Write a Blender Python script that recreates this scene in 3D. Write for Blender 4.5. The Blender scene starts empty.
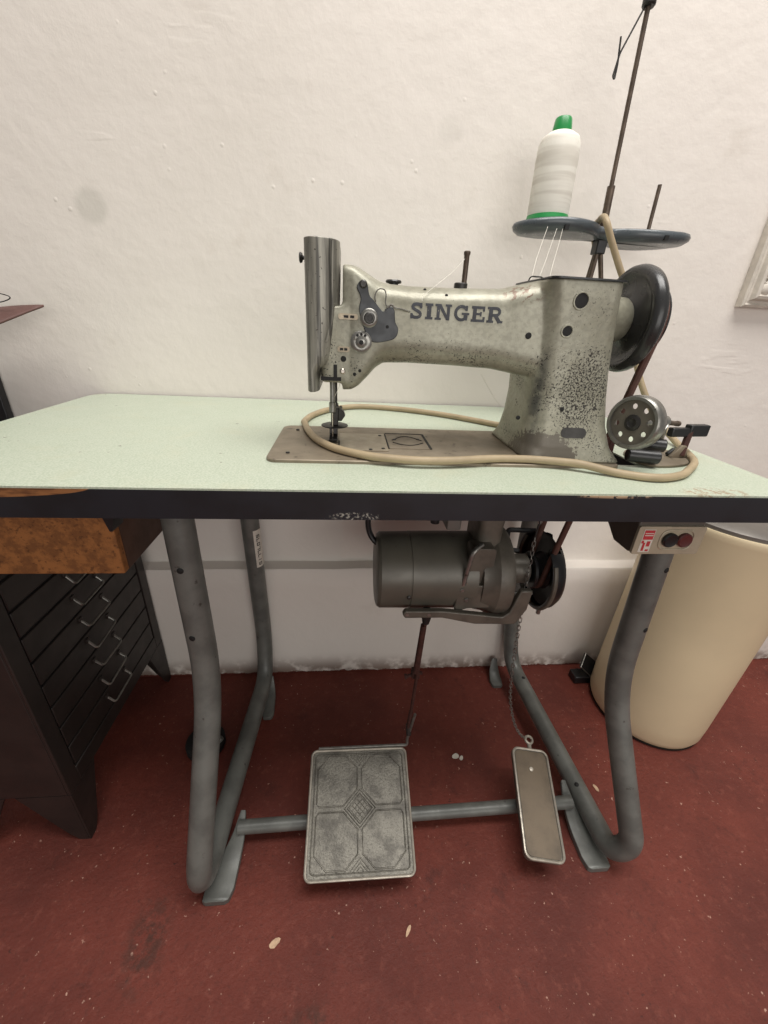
import bpy, bmesh, math, random
from mathutils import Vector, Matrix, noise as mnoise
from mathutils.bvhtree import BVHTree
random.seed(7)
S = bpy.context.scene
C = S.collection
PI = math.pi
V = Vector
H = 0.7796          # table top height
YU, YL, ZL = 0.522, 0.4796, 0.3585   # upper wall face, lower wall face, ledge height

# ------------------------------------------------------------------ materials
def srgb(r, g, b):
    f = lambda c: (c/255/12.92 if c <= 10 else ((c/255+.055)/1.055)**2.4)
    return (f(r), f(g), f(b), 1)

class NT:
    def __init__(s, name):
        s.m = bpy.data.materials.new(name); s.m.use_nodes = True
        s.t = s.m.node_tree; s.N = s.t.nodes; s.L = s.t.links
        s.b = s.N['Principled BSDF']
        s.co = s.N.new('ShaderNodeTexCoord').outputs['Object']
    def inp(s, sock, v):
        if hasattr(v, 'is_output') or isinstance(v, bpy.types.NodeSocket): s.L.new(v, sock)
        else: sock.default_value = v
    def noise(s, scale, detail=3, rough=.55, vec=None, dist=0):
        n = s.N.new('ShaderNodeTexNoise'); n.inputs['Scale'].default_value = scale
        n.inputs['Detail'].default_value = detail; n.inputs['Roughness'].default_value = rough
        n.inputs['Distortion'].default_value = dist
        s.L.new(vec or s.co, n.inputs['Vector']); return n.outputs['Fac']
    def ramp(s, fac, lo, hi):
        n = s.N.new('ShaderNodeMapRange'); n.interpolation_type = 'SMOOTHSTEP'
        s.inp(n.inputs['Value'], fac); n.inputs['From Min'].default_value = lo; n.inputs['From Max'].default_value = hi
        return n.outputs['Result']
    def math(s, op, a, b=0.0, c=None):
        n = s.N.new('ShaderNodeMath'); n.operation = op
        s.inp(n.inputs[0], a); s.inp(n.inputs[1], b)
        if c is not None: s.inp(n.inputs[2], c)
        return n.outputs[0]
    def mix(s, fac, a, b):
        n = s.N.new('ShaderNodeMix'); n.data_type = 'RGBA'
        s.inp(n.inputs[0], fac); s.inp(n.inputs[6], a); s.inp(n.inputs[7], b); return n.outputs[2]
    def map(s, scale=(1, 1, 1), loc=(0, 0, 0), rot=(0, 0, 0)):
        n = s.N.new('ShaderNodeMapping'); s.L.new(s.co, n.inputs['Vector'])
        n.inputs['Scale'].default_value = scale; n.inputs['Location'].default_value = loc; n.inputs['Rotation'].default_value = rot
        return n.outputs[0]
    def xyz(s):
        n = s.N.new('ShaderNodeSeparateXYZ'); s.L.new(s.co, n.inputs[0]); return n.outputs
    def ell(s, x, y, z, rx, ry, rz, lo=1.0, hi=.5):
        """1 inside an ellipsoid around a point, 0 outside"""
        n = s.N.new('ShaderNodeVectorMath'); n.operation = 'SUBTRACT'; s.L.new(s.co, n.inputs[0]); n.inputs[1].default_value = (x, y, z)
        d = s.N.new('ShaderNodeVectorMath'); d.operation = 'DIVIDE'; s.L.new(n.outputs[0], d.inputs[0]); d.inputs[1].default_value = (rx, ry, rz)
        l = s.N.new('ShaderNodeVectorMath'); l.operation = 'LENGTH'; s.L.new(d.outputs[0], l.inputs[0])
        r = s.N.new('ShaderNodeMapRange'); r.interpolation_type = 'SMOOTHSTEP'; s.L.new(l.outputs['Value'], r.inputs['Value'])
        r.inputs['From Min'].default_value = hi; r.inputs['From Max'].default_value = lo
        r.inputs['To Min'].default_value = 1; r.inputs['To Max'].default_value = 0
        return r.outputs['Result']
    def bump(s, h, strength=.3, dist=.001, prev=None):
        n = s.N.new('ShaderNodeBump'); n.inputs['Strength'].default_value = strength; n.inputs['Distance'].default_value = dist
        s.inp(n.inputs['Height'], h)
        if prev: s.L.new(prev, n.inputs['Normal'])
        return n.outputs[0]
    def out(s, col, rough=.5, metal=0, nrm=None, spec=None, coat=0):
        s.inp(s.b.inputs['Base Color'], col); s.inp(s.b.inputs['Roughness'], rough); s.inp(s.b.inputs['Metallic'], metal)
        if nrm: s.L.new(nrm, s.b.inputs['Normal'])
        if spec is not None: s.b.inputs['Specular IOR Level'].default_value = spec
        if coat: s.b.inputs['Coat Weight'].default_value = coat; s.b.inputs['Coat Roughness'].default_value = .25
        return s.m

def simple(name, col, rough=.5, metal=0, var=.25, vs=25, bump=.15, bs=400, wear=None, wlo=.6, whi=.7, ws=60, spec=None):
    t = NT(name)
    dark = tuple(c*(1-var) for c in col[:3])+(1,)
    c = t.mix(t.ramp(t.noise(vs, 4), .35, .65), col, dark)
    if wear: c = t.mix(t.ramp(t.noise(ws, 5, .65), wlo, whi), c, wear)
    n = t.bump(t.noise(bs, 3), bump, .0006) if bump else None
    r = t.math('MULTIPLY_ADD', t.noise(vs*2), .25, rough-.12)
    return t.out(c, r, metal, n, spec)

def mat_wall():
    t = NT('painted plaster')
    c = t.mix(t.ramp(t.noise(1.6, 4), .35, .7), srgb(227, 220, 212), srgb(220, 213, 204))
    c = t.mix(t.math('MULTIPLY', t.ramp(t.noise(9, 5, .6), .62, .78), .35), c, srgb(200, 190, 178))
    c = t.mix(t.math('MULTIPLY', t.ell(-.496, YU, 1.106, .034, .3, .034, 1.0, .55), .45), c, srgb(186, 182, 172))
    c = t.mix(t.math('MULTIPLY', t.ell(.142, YU, 1.258, .030, .3, .024, 1.0, .5), .18), c, srgb(186, 182, 172))
    z = t.xyz()[2]
    grime = t.math('MULTIPLY', t.ramp(z, .07, .0), t.ramp(t.noise(30, 4), .3, .55))
    c = t.mix(t.math('MULTIPLY', grime, .85), c, srgb(112, 90, 76))
    # red floor paint slopped up on the foot of the wall
    edge = t.math('LESS_THAN', z, t.math('MULTIPLY_ADD', t.noise(45, 4, .7), .020, -.006))
    c = t.mix(edge, c, srgb(96, 50, 42))
    b = t.bump(t.noise(5, 3, .5, dist=.6), .35, .008)
    b = t.bump(t.noise(38, 5, .6), .35, .003, b)
    v = t.N.new('ShaderNodeTexVoronoi'); v.inputs['Scale'].default_value = 26; t.L.new(t.co, v.inputs['Vector'])
    pim = t.math('MULTIPLY', t.ramp(v.outputs['Distance'], .11, .03), t.ramp(t.noise(7, 2), .56, .62))
    b = t.bump(pim, .35, .0015, b)
    tro = t.ramp(t.noise(1, 3, .5, t.map((4, 1, 22), rot=(0, .35, 0))), .60, .66)
    b = t.bump(t.math('MULTIPLY', tro, t.ramp(t.noise(4), .54, .64)), .22, .0015, b)
    return t.out(c, .62, 0, b, .35)

def mat_floor():
    t = NT('red floor paint')
    c = t.mix(t.ramp(t.noise(4, 5, .6), .35, .7), srgb(114, 54, 43), srgb(94, 44, 36))
    c = t.mix(t.math('MULTIPLY', t.ramp(t.noise(11, 6, .7), .56, .72), .7), c, srgb(74, 36, 30))
    dark = t.math('MULTIPLY', t.ramp(t.noise(60, 5, .7), .62, .70), t.ramp(t.noise(6), .45, .6))
    c = t.mix(t.math('MULTIPLY', dark, .8), c, srgb(52, 34, 30))
    light = t.math('MULTIPLY', t.ramp(t.noise(105, 3, .6), .665, .70), t.ramp(t.noise(9, 2), .44, .58))
    c = t.mix(light, c, srgb(186, 146, 128))
    c = t.mix(t.math('MULTIPLY', t.ramp(t.noise(110, 6, .8), .5, .64), .5), c, srgb(84, 42, 34))
    c = t.mix(t.math('MULTIPLY', t.ramp(t.noise(48, 6, .75, t.map((1, 1, 1), loc=(3, 1, 0))), .52, .68), .3), c, srgb(146, 84, 70))
    b = t.bump(t.noise(14, 5, .65), .35, .004)
    b = t.bump(t.noise(120, 6, .75), .9, .0022, b)
    sm = t.math('MAXIMUM', t.ell(-.085, -.195, 0, .06, .045, .2, 1.0, .2), t.ell(-.36, -.08, 0, .05, .09, .2, 1.0, .2))
    sm = t.math('MULTIPLY', sm, t.ramp(t.noise(45, 4, .7), .38, .6))
    c = t.mix(t.math('MULTIPLY', sm, .75), c, srgb(66, 44, 36))
    r = t.math('MULTIPLY_ADD', t.noise(16, 4), .3, .38)
    return t.out(c, r, 0, b, .28)

def mat_laminate():
    t = NT('pale green speckled laminate')
    c = t.mix(t.ramp(t.noise(480, 2), .42, .6), srgb(187, 194, 177), srgb(169, 180, 159))
    c = t.mix(t.math('MULTIPLY', t.ramp(t.noise(14, 5, .65), .52, .75), .4), c, srgb(186, 186, 160))
    c = t.mix(t.ramp(t.noise(70, 3, .6), .72, .75), c, srgb(90, 84, 66))
    # worn to the brown core along the front edge by the switch
    w = t.math('MULTIPLY', t.ell(.405, .010, H, .05, .018, .02, 1.0, .6), t.ramp(t.noise(120, 4, .7), .48, .56))
    c = t.mix(t.math('MULTIPLY', w, .8), c, srgb(150, 124, 96))
    return t.out(c, t.math('MULTIPLY_ADD', t.noise(20), .2, .26), 0, t.bump(t.noise(300), .05, .0003), .45)

def mat_edge():
    t = NT('black edge band with brown chips')
    c = t.mix(t.ramp(t.noise(20, 4), .4, .7), srgb(30, 32, 37), srgb(24, 25, 28))
    x, y, z = t.xyz()
    wob = t.math('MULTIPLY_ADD', t.noise(22, 4, .6), .008, -.004)
    e = t.ell(-.45, 0, H, .158, .05, .0140, 1.0, .93)
    wood = t.mix(t.ramp(t.noise(1, 4, .6, t.map((30, 30, 260))), .4, .6), srgb(142, 96, 58), srgb(96, 60, 36))
    m1 = t.math('GREATER_THAN', t.math('ADD', e, t.math('MULTIPLY', wob, 20)), .5)
    c = t.mix(m1, c, wood)
    m2 = t.math('MULTIPLY', t.ell(.27, 0, H, .07, .05, .006, 1.0, .6), t.ramp(t.noise(90, 4, .7), .45, .52))
    c = t.mix(m2, c, srgb(178, 150, 120))
    m3 = t.math('MULTIPLY', t.ell(-.028, 0, H-.031, .032, .05, .006, 1.0, .6), t.ramp(t.noise(260, 4, .7), .53, .57))
    c = t.mix(m3, c, srgb(150, 148, 138))
    return t.out(c, .38, 0, t.bump(t.noise(200, 3), .08, .0005), .5)

def mat_cast():
    t = NT('worn grey green hammered enamel')
    c = t.mix(t.ramp(t.noise(10, 5, .6), .35, .7), srgb(160, 158, 142), srgb(136, 133, 116))
    c = t.mix(t.math('MULTIPLY', t.ramp(t.noise(170, 3), .42, .62), .3), c, srgb(112, 110, 98))
    loc = t.co
    x, y, z = t.xyz()
    low = t.math('MULTIPLY', t.ramp(z, .968-MZ, .905-MZ), t.ramp(t.noise(26, 4), .3, .6))
    pil = t.ell(.268-MX, .118-MY, .872-MZ, .075, .09, .105, 1.05, .25)
    top = t.ell(.255-MX, .118-MY, .975-MZ, .07, .09, .05, 1.0, .3)
    d = t.math('MAXIMUM', t.math('MULTIPLY', pil, 1.0), t.math('MULTIPLY', low, .8))
    d = t.math('MAXIMUM', d, t.math('MULTIPLY', top, .55))
    d = t.math('MAXIMUM', d, .32)
    thr = t.math('MULTIPLY_ADD', d, -.25, .755)
    n = t.noise(400, 5, .7)
    spk = t.ramp(t.math('SUBTRACT', n, thr), -.012, .022)
    c = t.mix(spk, c, srgb(48, 44, 40))
    # bare dark base, bottom of the pillar
    base = t.ell(.222-MX, .10-MY, .782-MZ, .075, .10, .055, 1.15, .35)
    base = t.math('GREATER_THAN', t.math('ADD', base, t.math('MULTIPLY_ADD', t.noise(190, 4, .7), 1.5, -.75)), .55)
    c = t.mix(base, c, srgb(92, 86, 76))
    crease_shade = t.math('MULTIPLY', t.ell(.212-MX, .116-MY, .87-MZ, .010, .04, .075, 1.0, .2), t.ramp(t.noise(60, 4), .32, .55))  # shadow along the pillar's front-left edge, put into the enamel colour
    c = t.mix(t.math('MULTIPLY', crease_shade, .9), c, srgb(44, 44, 46))
    # reddish scratches near the top cover
    sc = t.math('MULTIPLY', t.ell(.175-MX, .14-MY, .985-MZ, .032, .03, .014, 1.0, .5), t.ramp(t.noise(150, 4, .65), .52, .58))
    c = t.mix(t.math('MULTIPLY', sc, .85), c, srgb(106, 80, 64))
    b = t.bump(t.noise(150, 3, .55), .28, .0011)
    b = t.bump(spk, -.25, .0006, b)
    r = t.math('MULTIPLY_ADD', spk, .25, .38)
    return t.out(c, r, .25, b, .5)

MX, MY, MZ = .10, .178, H       # base point of the sewing machine (its empty)

M = {}
def mats():
    M['wall'] = mat_wall(); M['floor'] = mat_floor(); M['lam'] = mat_laminate(); M['edge'] = mat_edge(); M['cast'] = mat_cast()
    M['leg'] = simple('grey green leg enamel', srgb(110, 111, 106), .42, .1, .3, 22, .12, 300, srgb(64, 60, 56), .64, .72, 50)
    M['bed'] = simple('worn grey bed plate', srgb(138, 126, 108), .48, .35, .25, 18, .1, 300, srgb(92, 82, 68), .6, .7, 70)
    M['slide'] = simple('steel slide plate', srgb(158, 146, 126), .36, .55, .2, 40, .08, 300)
    M['steel'] = simple('dull steel', srgb(150, 148, 142), .34, .8, .3, 60, .1, 400, srgb(84, 78, 70), .62, .7, 120)
    M['faceplate'] = simple('tarnished steel cover', srgb(144, 141, 130), .42, .3, .38, 16, .12, 260, srgb(78, 76, 72), .62, .70, 130)
    t = NT('tarnished steel cover with reflection bands')
    st = t.noise(1, 5, .6, t.map((150, 60, 9)))
    c = t.mix(t.ramp(st, .38, .66), srgb(150, 147, 136), srgb(104, 102, 94))
    c = t.mix(t.math('MULTIPLY', t.ramp(t.noise(1, 3, .6, t.map((130, 20, 5), loc=(4, 2, 1))), .54, .62), .75), c, srgb(58, 57, 54))  # dark vertical bands put reflections into the cover's colour
    c = t.mix(t.ramp(t.noise(230, 3, .6), .66, .70), c, srgb(60, 54, 48))
    M['faceplate'] = t.out(c, .40, .3, t.bump(t.noise(170, 3), .15, .0008), .5)
    M['darksteel'] = simple('dark oily steel', srgb(62, 60, 58), .4, .5, .3, 60, .1, 400)
    M['rust'] = simple('rusted rod', srgb(74, 42, 34), .7, .2, .4, 90, .3, 500)
    M['brownrod'] = simple('tarnished brown rod', srgb(104, 90, 78), .45, .5, .35, 80, .15, 500)
    M['black'] = simple('black enamel', srgb(30, 30, 31), .35, 0, .2, 40, .05, 300)
    M['hole'] = simple('dark bore', srgb(16, 15, 14), .7, 0, .1, 40, 0)
    M['plate'] = simple('blue black tension plate', srgb(66, 68, 70), .42, .3, .3, 50, .1, 300)
    M['letter'] = simple('dark blue grey lettering', srgb(54, 56, 62), .5, .1, .2, 90, 0, 300, srgb(120, 117, 104), .64, .68, 260)
    M['wheel'] = simple('black glossy wheel enamel', srgb(50, 50, 50), .27, .1, .2, 16, .03, 200)
    M['belt'] = simple('brown leather belt', srgb(92, 60, 50), .6, 0, .3, 60, .2, 500)
    M['motor'] = simple('olive grey motor enamel', srgb(100, 96, 86), .4, .15, .2, 14, .08, 250, srgb(60, 56, 50), .68, .75, 60)
    M['motor2'] = simple('darker cast motor bracket', srgb(104, 98, 88), .42, .2, .3, 30, .12, 250)
    M['cordtan'] = simple('tan rubber cord', srgb(166, 148, 118), .55, 0, .15, 30, .1, 400, srgb(150, 128, 100), .66, .74, 90)
    M['tray'] = simple('grey plastic tray', srgb(80, 86, 90), .3, 0, .15, 30, .03, 300)
    M['green'] = simple('green plastic cone', srgb(34, 138, 70), .35, 0, .1, 40, 0)
    M['cream'] = simple('cream enamel', srgb(220, 203, 168), .42, 0, .07, 5, .04, 120, srgb(140, 120, 92), .76, .78, 30)
    M['lid'] = simple('grey metal lid', srgb(112, 107, 101), .4, .3, .15, 20, .05, 200)
    M['cab'] = simple('dark bronze cabinet enamel', srgb(47, 41, 38), .42, .15, .25, 18, .06, 200)
    M['gap'] = simple('cabinet inside shadow gap', srgb(22, 19, 18), .7, 0, .1, 30, 0)
    M['chrome'] = simple('bright wire', srgb(190, 182, 172), .25, .9, .2, 60, 0)
    M['hide'] = simple('brown leather', srgb(100, 70, 64), .6, 0, .15, 40, .2, 300)
    M['white'] = simple('white sticker', srgb(214, 208, 196), .5, 0, .12, 90, 0)
    M['ink'] = simple('black print', srgb(40, 38, 38), .6, 0, .1, 90, 0)
    M['red'] = simple('red print', srgb(196, 52, 58), .5, 0, .2, 200, 0)
    M['switchface'] = simple('beige switch plate', srgb(176, 164, 142), .4, .1, .12, 60, .05, 300)
    M['switchbox'] = simple('grey switch box', srgb(92, 84, 76), .45, .1, .2, 30, .05, 300)
    M['btnred'] = simple('dark red button', srgb(92, 44, 42), .35, 0, .1, 90, 0)
    M['frame'] = simple('white painted moulding', srgb(208, 200, 188), .5, 0, .14, 50, .1, 300, srgb(170, 156, 138), .66, .72, 90)
    M['canvas'] = simple('pale picture mat', srgb(200, 194, 182), .7, 0, .06, 20, .05, 300)
    M['thread'] = simple('white sewing thread', srgb(224, 220, 208), .6, 0, .05, 40, 0)
    M['scrap'] = simple('pale scrap', srgb(206, 172, 140), .7, 0, .2, 200, .1)
    t = NT('wound white thread')
    w = t.N.new('ShaderNodeTexWave'); w.bands_direction = 'Z'; w.inputs['Scale'].default_value = 260; w.inputs['Distortion'].default_value = 2.5
    w.inputs['Detail'].default_value = 2; t.L.new(t.map((1, 1, 1), rot=(.22, .1, 0)), w.inputs['Vector'])
    big = t.ramp(t.noise(1, 3, .5, t.map((6, 6, 90), rot=(.18, .1, 0))), .42, .66)
    c = t.mix(t.math('MULTIPLY', big, .6), srgb(230, 226, 215), srgb(196, 189, 176))
    M['spool'] = t.out(c, .55, 0, t.bump(w.outputs['Fac'], .3, .0006), .3)
    t = NT('orange particle board')
    c = t.mix(t.ramp(t.noise(70, 5, .7), .38, .62), srgb(152, 100, 56), srgb(118, 76, 43))
    c = t.mix(t.math('MULTIPLY', t.ramp(t.noise(190, 3), .58, .68), .6), c, srgb(70, 42, 24))
    M['chip'] = t.out(c, .62, 0, t.bump(t.noise(160, 4), .3, .001), .3)
    M['woodside'] = simple('dark drawer side', srgb(84, 58, 44), .6, 0, .3, 30, .1, 200)
    t = NT('embossed cast pedal')
    c = t.mix(t.ramp(t.noise(30, 5, .65), .4, .65), srgb(116, 112, 102), srgb(82, 78, 70))
    n = t.noise(420, 3, .6)
    c = t.mix(t.math('MULTIPLY', t.ramp(n, .5, .62), .55), c, srgb(66, 62, 56))
    M['pedal'] = t.out(c, .42, .35, t.bump(t.noise(240, 3, .6), .6, .0012), .5)
    M['pedalrim'] = simple('worn bright pedal edge', srgb(190, 182, 168), .36, .6, .25, 70, .1, 300)
    t = NT('brown rubber pedal pad')
    c = t.mix(t.ramp(t.noise(14, 5, .6), .35, .7), srgb(116, 102, 84), srgb(84, 74, 62))
    M['pad'] = t.out(c, .55, .1, t.bump(t.noise(380, 2), .5, .0008), .4)
mats()

# ------------------------------------------------------------------ mesh helpers
def obj(name, bm, mat, parent=None, smooth=True, ang=35, bevel=0, seg=2, recalc=True):
    if recalc: bmesh.ops.recalc_face_normals(bm, faces=bm.faces)
    if parent is not None:
        p, off = parent, V((0, 0, 0))
        while p is not None: off += p.location; p = p.parent
        bmesh.ops.translate(bm, vec=-off, verts=bm.verts)
    me = bpy.data.meshes.new(name); bm.to_mesh(me); bm.free()
    o = bpy.data.objects.new(name, me); C.objects.link(o)
    me.materials.append(M[mat] if isinstance(mat, str) else mat)
    if smooth:
        me.shade_smooth()
        try: me.set_sharp_from_angle(angle=math.radians(ang))
        except Exception: pass
    if parent is not None: o.parent = parent
    if bevel:
        b = o.modifiers.new('bevel', 'BEVEL'); b.width = bevel; b.segments = seg; b.limit_method = 'ANGLE'; b.angle_limit = math.radians(40); b.harden_normals = False
    return o

def thing(name, label, cat, loc, group=None):
    o = bpy.data.objects.new(name, None); C.objects.link(o); o.location = loc
    o.empty_display_size = .05
    o['label'] = label; o['category'] = cat
    if group: o['group'] = group
    return o
def tag(o, label, cat, group=None):
    o['label'] = label; o['category'] = cat
    if group: o['group'] = group
    return o
def structure(o): o['kind'] = 'structure'; return o
def rebase(o, loc):
    """put a one-mesh thing's origin at its base"""
    loc = V(loc); o.data.transform(Matrix.Translation(-loc)); o.location = loc; return o

def box(bm, x0, x1, y0, y1, z0, z1, m=None):
    vs = [bm.verts.new((x, y, z)) for x in (x0, x1) for y in (y0, y1) for z in (z0, z1)]
    for f in ((0,1,3,2),(4,6,7,5),(0,4,5,1),(2,3,7,6),(0,2,6,4),(1,5,7,3)): bm.faces.new([vs[i] for i in f])
    if m is not None: bmesh.ops.transform(bm, matrix=m, verts=vs)
    return vs
def basis(axis, ref=(0, 0, 1)):
    a = V(axis).normalized(); r = V(ref)
    if abs(a.dot(r)) > .95: r = V((0, 1, 0))
    u = r.cross(a).normalized(); w = a.cross(u)
    return u, w, a
def lathe(bm, origin, axis, prof, n=40, close=True):
    """prof: (along axis, radius)"""
    u, w, a = basis(axis); o = V(origin); rings = []
    for (t, r) in prof:
        if r < 1e-6: rings.append([bm.verts.new(o+a*t)])
        else: rings.append([bm.verts.new(o+a*t+(u*math.cos(k*2*PI/n)+w*math.sin(k*2*PI/n))*r) for k in range(n)])
    for A, B in zip(rings, rings[1:]):
        for k in range(n):
            j = (k+1) % n
            if len(A) == 1 and len(B) == 1: continue
            if len(A) == 1: bm.faces.new((A[0], B[k], B[j]))
            elif len(B) == 1: bm.faces.new((A[k], B[0], A[j]))
            else: bm.faces.new((A[k], B[k], B[j], A[j]))
    if close:
        for R_ in (rings[0], rings[-1]):
            if len(R_) > 2: bm.faces.new(R_)
def cyl(bm, p, q, r, n=20, r2=None, ch=0):
    p, q = V(p), V(q); L = (q-p).length; r2 = r if r2 is None else r2
    pr = [(0, r), (L, r2)] if not ch else [(0, r-ch), (ch, r), (L-ch, r2), (L, r2-ch)]
    lathe(bm, p, q-p, pr, n)
def spline(pts, k=8):
    P = [V(p) for p in pts]; out = []
    for i in range(len(P)-1):
        p0 = P[i-1] if i else P[0]*2-P[1]; p1, p2 = P[i], P[i+1]; p3 = P[i+2] if i+2 < len(P) else P[-1]*2-P[-2]
        for j in range(k):
            t = j/k
            out.append(.5*((2*p1)+(p2-p0)*t+(2*p0-5*p1+4*p2-p3)*t*t+(3*p1-p0-3*p2+p3)*t**3))
    out.append(P[-1]); return out
def fillet(pts, rad, k=8):
    """polyline with rounded corners"""
    P = [V(p) for p in pts]; out = [P[0]]
    for i in range(1, len(P)-1):
        a, b, c = P[i-1], P[i], P[i+1]; d1 = (a-b); d2 = (c-b)
        r = min(rad if not isinstance(rad, (list, tuple)) else rad[i-1], d1.length*.49, d2.length*.49)
        s, e = b+d1.normalized()*r, b+d2.normalized()*r
        for j in range(k+1):
            t = j/k; out.append(s*(1-t)**2+b*2*t*(1-t)+e*t*t)
    out.append(P[-1]); return out
def tube(bm, pts, r, n=14, caps=True, closed=False):
    P = [V(p) for p in pts]; rings = []; N = len(P)
    T = []
    for i in range(N):
        a = P[i-1] if (i or closed) else P[i]; b = P[(i+1) % N] if (i+1 < N or closed) else P[i]
        T.append((b-a).normalized())
    u, w, _ = basis(T[0])
    for i in range(N):
        u = (u-T[i]*u.dot(T[i])).normalized(); w = T[i].cross(u)
        rr = r[i] if isinstance(r, (list, tuple)) else r
        rings.append([bm.verts.new(P[i]+(u*math.cos(2*PI*k/n)+w*math.sin(2*PI*k/n))*rr) for k in range(n)])
    prs = list(zip(rings, rings[1:]))
    if closed: prs.append((rings[-1], rings[0]))
    for A, B in prs:
        for k in range(n): bm.faces.new((A[k], A[(k+1) % n], B[(k+1) % n], B[k]))
    if caps and not closed: bm.faces.new(rings[0]); bm.faces.new(rings[-1])
def rrect(x0, x1, y0, y1, r, k=5):
    out = []
    rs = r if isinstance(r, (list, tuple)) else (r,)*4
    for (cx, cy, a, q) in ((x1, y1, 0, rs[0]), (x0, y1, 90, rs[1]), (x0, y0, 180, rs[2]), (x1, y0, 270, rs[3])):
        sx = -1 if cx == x1 else 1; sy = -1 if cy == y1 else 1
        for j in range(k+1):
            t = math.radians(a+90*j/k); out.append((cx+sx*q+q*math.cos(t), cy+sy*q+q*math.sin(t)))
    return out
def loft(bm, rings, caps=True):
    R_ = [[bm.verts.new(p) for p in ring] for ring in rings]; n = len(R_[0])
    for A, B in zip(R_, R_[1:]):
        for k in range(n): bm.faces.new((A[k], A[(k+1) % n], B[(k+1) % n], B[k]))
    if caps: bm.faces.new(R_[0]); bm.faces.new(R_[-1])
def prism(bm, poly, f0, f1):
    """poly of 2d points, f0/f1 map a 2d point to 3d for the two end faces"""
    A = [bm.verts.new(f0(p)) for p in poly]; B = [bm.verts.new(f1(p)) for p in poly]; n = len(poly)
    bm.faces.new(A); bm.faces.new(B)
    for k in range(n): bm.faces.new((A[k], A[(k+1) % n], B[(k+1) % n], B[k]))
    return A+B
def xz(y): return lambda p: (p[0], y, p[1])
def yz(x): return lambda p: (x, p[0], p[1])
def xy(z): return lambda p: (p[0], p[1], z)
def smoothpoly(pts, k=4):
    P = [V((p[0], p[1], 0)) for p in pts]; n = len(P); out = []
    for i in range(n):
        p0, p1, p2, p3 = P[i-1], P[i], P[(i+1) % n], P[(i+2) % n]
        for j in range(k):
            t = j/k; q = .5*((2*p1)+(p2-p0)*t+(2*p0-5*p1+4*p2-p3)*t*t+(3*p1-p0-3*p2+p3)*t**3); out.append((q.x, q.y))
    return out
def NB(): return bmesh.new()
def plate_with_holes(bm, outer, holes, z0, z1):
    """flat slab with real openings"""
    loops = [outer]+holes; top = []; bot = []
    et, eb = [], []
    for lp in loops:
        a = [bm.verts.new((x, y, z1)) for x, y in lp]; b = [bm.verts.new((x, y, z0)) for x, y in lp]
        n = len(lp)
        for k in range(n):
            et.append(bm.edges.new((a[k], a[(k+1) % n]))); eb.append(bm.edges.new((b[k], b[(k+1) % n])))
            bm.faces.new((a[k], a[(k+1) % n], b[(k+1) % n], b[k]))
    bmesh.ops.triangle_fill(bm, use_beauty=True, use_dissolve=False, edges=et)
    bmesh.ops.triangle_fill(bm, use_beauty=True, use_dissolve=False, edges=eb)

# ------------------------------------------------------------------ camera
def camera():
    p, y, r, f = 0.443, -0.105, 0.0541, 402.2743
    fwd = V((0, math.cos(p), -math.sin(p))); up = V((0, math.sin(p), math.cos(p))); rt = V((1, 0, 0))
    Rz = Matrix.Rotation(y, 3, 'Z'); fwd, up, rt = Rz @ fwd, Rz @ up, Rz @ rt
    rt2 = rt*math.cos(r)+up*math.sin(r); up2 = -rt*math.sin(r)+up*math.cos(r)
    cam = bpy.data.cameras.new('camera'); o = bpy.data.objects.new('camera', cam); C.objects.link(o)
    m = Matrix((rt2, up2, -fwd)).transposed().to_4x4(); m.translation = (-0.0386, -0.4027, 0.9465)
    o.matrix_world = m
    cam.sensor_fit = 'VERTICAL'; cam.sensor_height = 24; cam.lens = f*24/1024; cam.clip_start = .01
    S.camera = o
camera()

# ------------------------------------------------------------------ setting
def setting():
    bm = NB()
    nx = 260; x0, x1 = -2.6, 2.6
    prof = [(YL, -.02), (YL, 0), (YL, .1), (YL, .2), (YL, .3), (YL, ZL-.006), (YL+.004, ZL), (YU-.004, ZL+.003), (YU, ZL+.008), (YU, .6), (YU, 1.2), (YU, 2.6), (.7, 2.6), (.7, -.02)]
    rows = []
    for i in range(nx+1):
        x = x0+(x1-x0)*i/nx; row = []
        for k, (y, z) in enumerate(prof):
            dz = mnoise.noise(V((x*9, k*.1, 3)))*.0022 if 5 <= k <= 8 else 0
            dy = mnoise.noise(V((x*6, z*6, 1)))*.0016 if k < 9 and k > 0 else 0
            row.append(bm.verts.new((x, y+dy, z+dz)))
        rows.append(row)
    for A, B in zip(rows, rows[1:]):
        for k in range(len(prof)): j = (k+1) % len(prof); bm.faces.new((A[k], A[j], B[j], B[k]))
    bm.faces.new(rows[0]); bm.faces.new(rows[-1])
    structure(obj('wall_back', bm, 'wall', ang=40))
    bm = NB(); box(bm, -2.6, 2.6, -3.0, YL+.002, -.05, 0)
    structure(obj('floor', bm, 'floor', smooth=False))
setting()

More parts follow.
